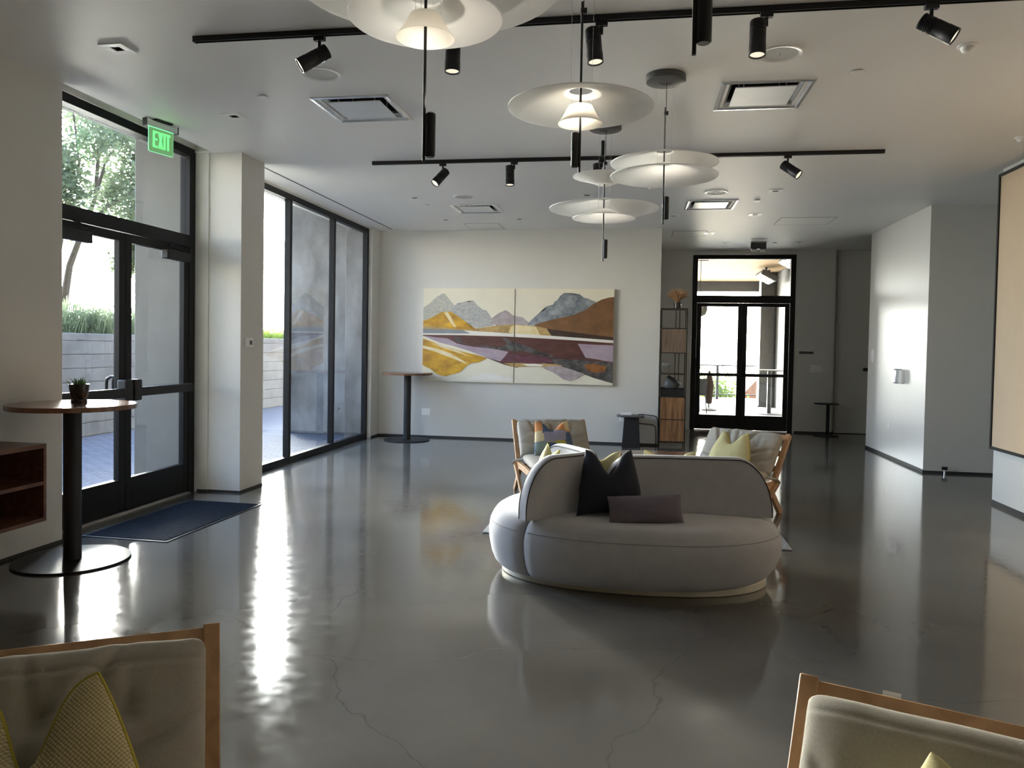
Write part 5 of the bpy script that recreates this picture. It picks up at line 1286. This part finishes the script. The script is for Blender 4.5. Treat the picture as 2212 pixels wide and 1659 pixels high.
# low planting along the wall top
def planting(name, label, x0, x1, y0, y1, z0, z1, n, m, size=0.14):
    w = MB(); ox = Vector(((x0+x1)/2, (y0+y1)/2, z0))
    for _ in range(n):
        x, y = random.uniform(x0, x1), random.uniform(y0, y1); h = (z1-z0)*random.uniform(0.35, 1.0)*(0.75+0.25*noise.noise(Vector((x*1.5, y*0.9, 0))))
        lx, ly = random.gauss(0, 0.09), random.gauss(0, 0.09); p0 = Vector((x, y, z0)); p1 = p0+Vector((lx, ly, h)); s = random.uniform(0.004, 0.010); d = Vector((random.uniform(-1, 1), random.uniform(-1, 1), 0)).normalized()*s
        mid = (p0*0.4+p1*0.6)
        w.face([p0-d-ox, p0+d-ox, p1+d*0.2-ox, p1-d*0.2-ox])
        for q in range(3):
            f_ = random.uniform(0.3, 1); p = p0.lerp(p1, f_); a = Vector((random.uniform(-1, 1), random.uniform(-1, 1), random.uniform(0.2, 1))).normalized()*size*random.uniform(0.3, 0.7); sd = a.orthogonal().normalized()*0.010
            w.face([p-ox, p+a*0.5+sd-ox, p+a-ox, p+a*0.5-sd-ox])
    o = w.build(name, m); o.location = ox
    return tag(o, label, 'plants', kind='stuff')
planting('lavender', 'wispy green planting along the garden wall outside the side door', -10.1, -9.25, 9.4, 15.2, 1.48, 2.50, 7000, MT['lavender'])
planting('hedge', 'bright green leafy planting beyond the garden wall in the tall window', -10.3, -9.3, 16.6, 22.0, 1.48, 2.05, 3000, MT['bright'], 0.2)
t = thing('garden_railing', 'thin metal railing beyond the garden wall, seen in the tall window', 'railing', (-10.9, 20.0, 1.5))
w = MB().bar((0, -4, 0.42), (0, 4, 0.42), 0.03, 0.03)
w.build('top_rail', MT['steel'], t)
for k in range(9): MB().box(-0.012, 0.012, -4+k-0.012, -4+k+0.012, 0, 0.42).build('baluster', MT['steel'], t)

# ------------------------------------------------------------------ terrace beyond the end door
struct(MB().box(-4.0, 10.0, 15.4, 26.0, -0.14, -0.015).build('terrace_floor', MT['deck']))
struct(MB().box(-6.0, 5.0, 15.4, 25.3, 3.74, 3.9).build('terrace_soffit', MT['woodceil']))
struct(MB().box(-0.2, 1.62, 15.4, 19.0, 3.70, 3.74).build('terrace_soffit_panel', MT['umbrella']))
struct(MB().box(-6.0, 5.0, 25.0, 25.3, 3.42, 3.74).build('terrace_beam', MT['steel']))
struct(MB().box(3.76, 4.1, 15.4, 25.2, -0.02, 3.9).build('terrace_wall', MT['concrete'], bevel=0.01))
struct(MB().box(-0.4, 0.0, 15.45, 22.0, -0.02, 3.74).build('terrace_wall', MT['concrete'], bevel=0.01))  # added unseen wall, screens the low sun haze from the end door
t = thing('steel_column', 'dark steel column against the terrace wall outside the end door', 'column', (3.54, 22.3, -0.015))
MB().box(-0.2, 0.2, -0.2, 0.2, 0, 3.75).build('shaft', MT['steel'], t, bevel=0.01)
MB().box(-0.23, 0.23, -0.23, 0.23, 0, 0.03).build('base_plate', MT['steel'], t, bevel=0.004)
t = thing('terrace_railing', 'metal terrace railing with glass infill beyond the end door', 'railing', (1.4, 25.0, -0.015))
MB().box(-1.4, 2.34, -0.03, 0.03, 1.06, 1.10).build('top_rail', MT['steel'], t)
MB().box(-1.4, 2.34, -0.02, 0.02, 0.14, 0.17).build('bottom_rail', MT['steel'], t)
for x in (-0.7, 1.1): MB().box(x-0.04, x+0.04, -0.03, 0.03, 0, 1.06).build('post', MT['steel'], t)
MB().box(-1.4, 2.34, -0.004, 0.004, 0.17, 1.06).build('glass_infill', MT['glass'], t)
t = thing('patio_umbrella', 'closed brown umbrella standing on the terrace', 'umbrella', (1.83, 20.3, -0.015))
MB().lathe([(0, 1.06), (0.03, 1.0), (0.075, 0.86), (0.125, 0.66), (0.10, 0.40), (0.075, 0.18), (0.03, 0.17), (0, 0.17)], 12).build('folded_canopy', MT['umbrella'], t, smooth=True)
MB().cyl((0, 0, 0.02), (0, 0, 0.6), 0.02, n=12).build('pole', MT['steel'], t, smooth=True)
MB().lathe([(0, 0.07), (0.06, 0.06), (0.20, 0.03), (0.20, 0), (0, 0)], 24).build('base', MT['pale'], t, smooth=True)
t = thing('terrace_bar_table', 'bar table on the terrace in front of the steel column', 'bar table', (3.26, 19.7, -0.015))
MB().lathe([(0, 1.10), (0.38, 1.10), (0.38, 1.07), (0, 1.07)], 48).build('tabletop', MT['pale'], t, smooth=True)
MB().cyl((-0.03, 0, 0.015), (-0.03, 0, 1.07), 0.055, n=24).build('column', MT['steel'], t, smooth=True)
MB().lathe([(0, 0.018), (0.37, 0.015), (0.37, 0), (0, 0)], 48).build('base_plate', MT['steel'], t, smooth=True)
t = thing('candle_glass', 'small glass candle holder on the terrace bar table', 'candle holder', (3.50, 19.7, 1.085))
MB().lathe([(0, 0), (0.05, 0), (0.03, 0.03), (0.055, 0.11), (0.05, 0.11), (0.026, 0.034), (0, 0.03)], 20).build('glass', MT['clear'], t, smooth=True)
t = thing('wall_outlet', 'outlet on the terrace side wall, low down', 'outlet', (3.76, 21.0, 0.45), PI*1.5)
MB().box(-0.05, 0.05, -0.03, 0, -0.07, 0.07).build('cover_plate', MT['whiteplastic'], t, bevel=0.004)
def heater(y, label):
    t = thing('patio_heater', label, 'heater', (3.25, y, 3.74), 0, 'infrared heaters under the terrace soffit')
    MB().cyl((0, 0, 0), (0, 0, -0.14), 0.03, n=12).box(-0.03, 0.03, -0.5, 0.5, -0.16, -0.12).build('bracket', MT['steel'], t)
    Mh = M_loc(0, 0, -0.28) @ Matrix.Rotation(R(28), 4, 'Y')
    w = MB().box(-0.22, 0.22, -0.55, 0.55, -0.04, 0.09, Mh).build('housing', MT['steel'], t, bevel=0.02)
    w = MB()
    for k in range(3): w.box(-0.18+k*0.13, -0.08+k*0.13, -0.5, 0.5, -0.05, -0.041, Mh)
    w.build('reflector', MT['chrome'], t)
heater(17.3, 'near infrared heater under the terrace soffit, upper right of the end door glass')
heater(20.8, 'farther infrared heater under the terrace soffit')
t = thing('wicker_lantern', 'grey wicker lantern hanging outside the end door, left', 'lantern', (1.27, 16.6, 0))
MB().lathe([(0.02, 2.62), (0.10, 2.60), (0.15, 2.50), (0.155, 2.40), (0.12, 2.30), (0.05, 2.26), (0, 2.26)], 16).build('shade', MT['wicker'], t)
MB().cyl((0, 0, 2.6), (0, 0, 3.70), 0.006, n=6).build('hanging_cord', MT['black'], t)
def chair(x, y, rz, label):
    t = thing('terrace_chair', label, 'chair', (x, y, -0.015), rz, 'dark stacking chairs on the terrace')
    MB().box(-0.21, 0.21, -0.2, 0.2, 0.44, 0.465).build('seat', MT['steel'], t, bevel=0.01)
    w = MB()
    P = [[Vector((-0.20+0.4*i/6, 0.2+0.05*j/4+0.03*math.cos(PI*(i/6-0.5)), 0.46+0.40*j/4)) for i in range(7)] for j in range(5)]
    w.grid(P); bmesh.ops.solidify(w.bm, geom=list(w.bm.faces), thickness=0.012); w.build('backrest', MT['steel'], t, smooth=True)
    for sx in (-0.18, 0.18):
        for sy in (-0.17, 0.18): MB().cyl((sx, sy, 0.45), (sx*1.15, sy*1.2, 0), 0.011, n=10).build('leg', MT['steel'], t, smooth=True)
chair(1.42, 19.4, R(200), 'dark metal chair left on the terrace, nearest the end door')
chair(1.30, 20.75, R(190), 'dark metal chair on the terrace behind the nearest one')
w = MB()
leafy(w, 2600, lambda: (2.75+random.gauss(0, 0.45), 29+random.gauss(0, 0.4), -0.4+abs(random.gauss(0, 0.45))), 0.16)
tag(w.build('hedge', MT['bright']), 'sunlit yellow green bushes beyond the terrace railing', 'bushes', kind='stuff')
t = thing('neighbour_house', 'terracotta roofed house far beyond the terrace, right of the post', 'building', (11.0, 60, -7.1))
MB().box(-3.5, 3.5, -3, 3, 0, 5.0).build('house_wall', MT['pale'], t)
w = MB(); w.prism([(-4.0, 5.0), (4.0, 5.0), (2.6, 6.6), (-2.6, 6.6)], -3.5, 3.5, Matrix.Rotation(R(90), 4, 'X')); w.build('roof', MT['tiles'], t)
for k in range(3): MB().box(-2.6+k*2, -1.4+k*2, -3.04, -3.0, 2.6, 4.0).build('house_window', MT['darkhole'], t)
index_kids()
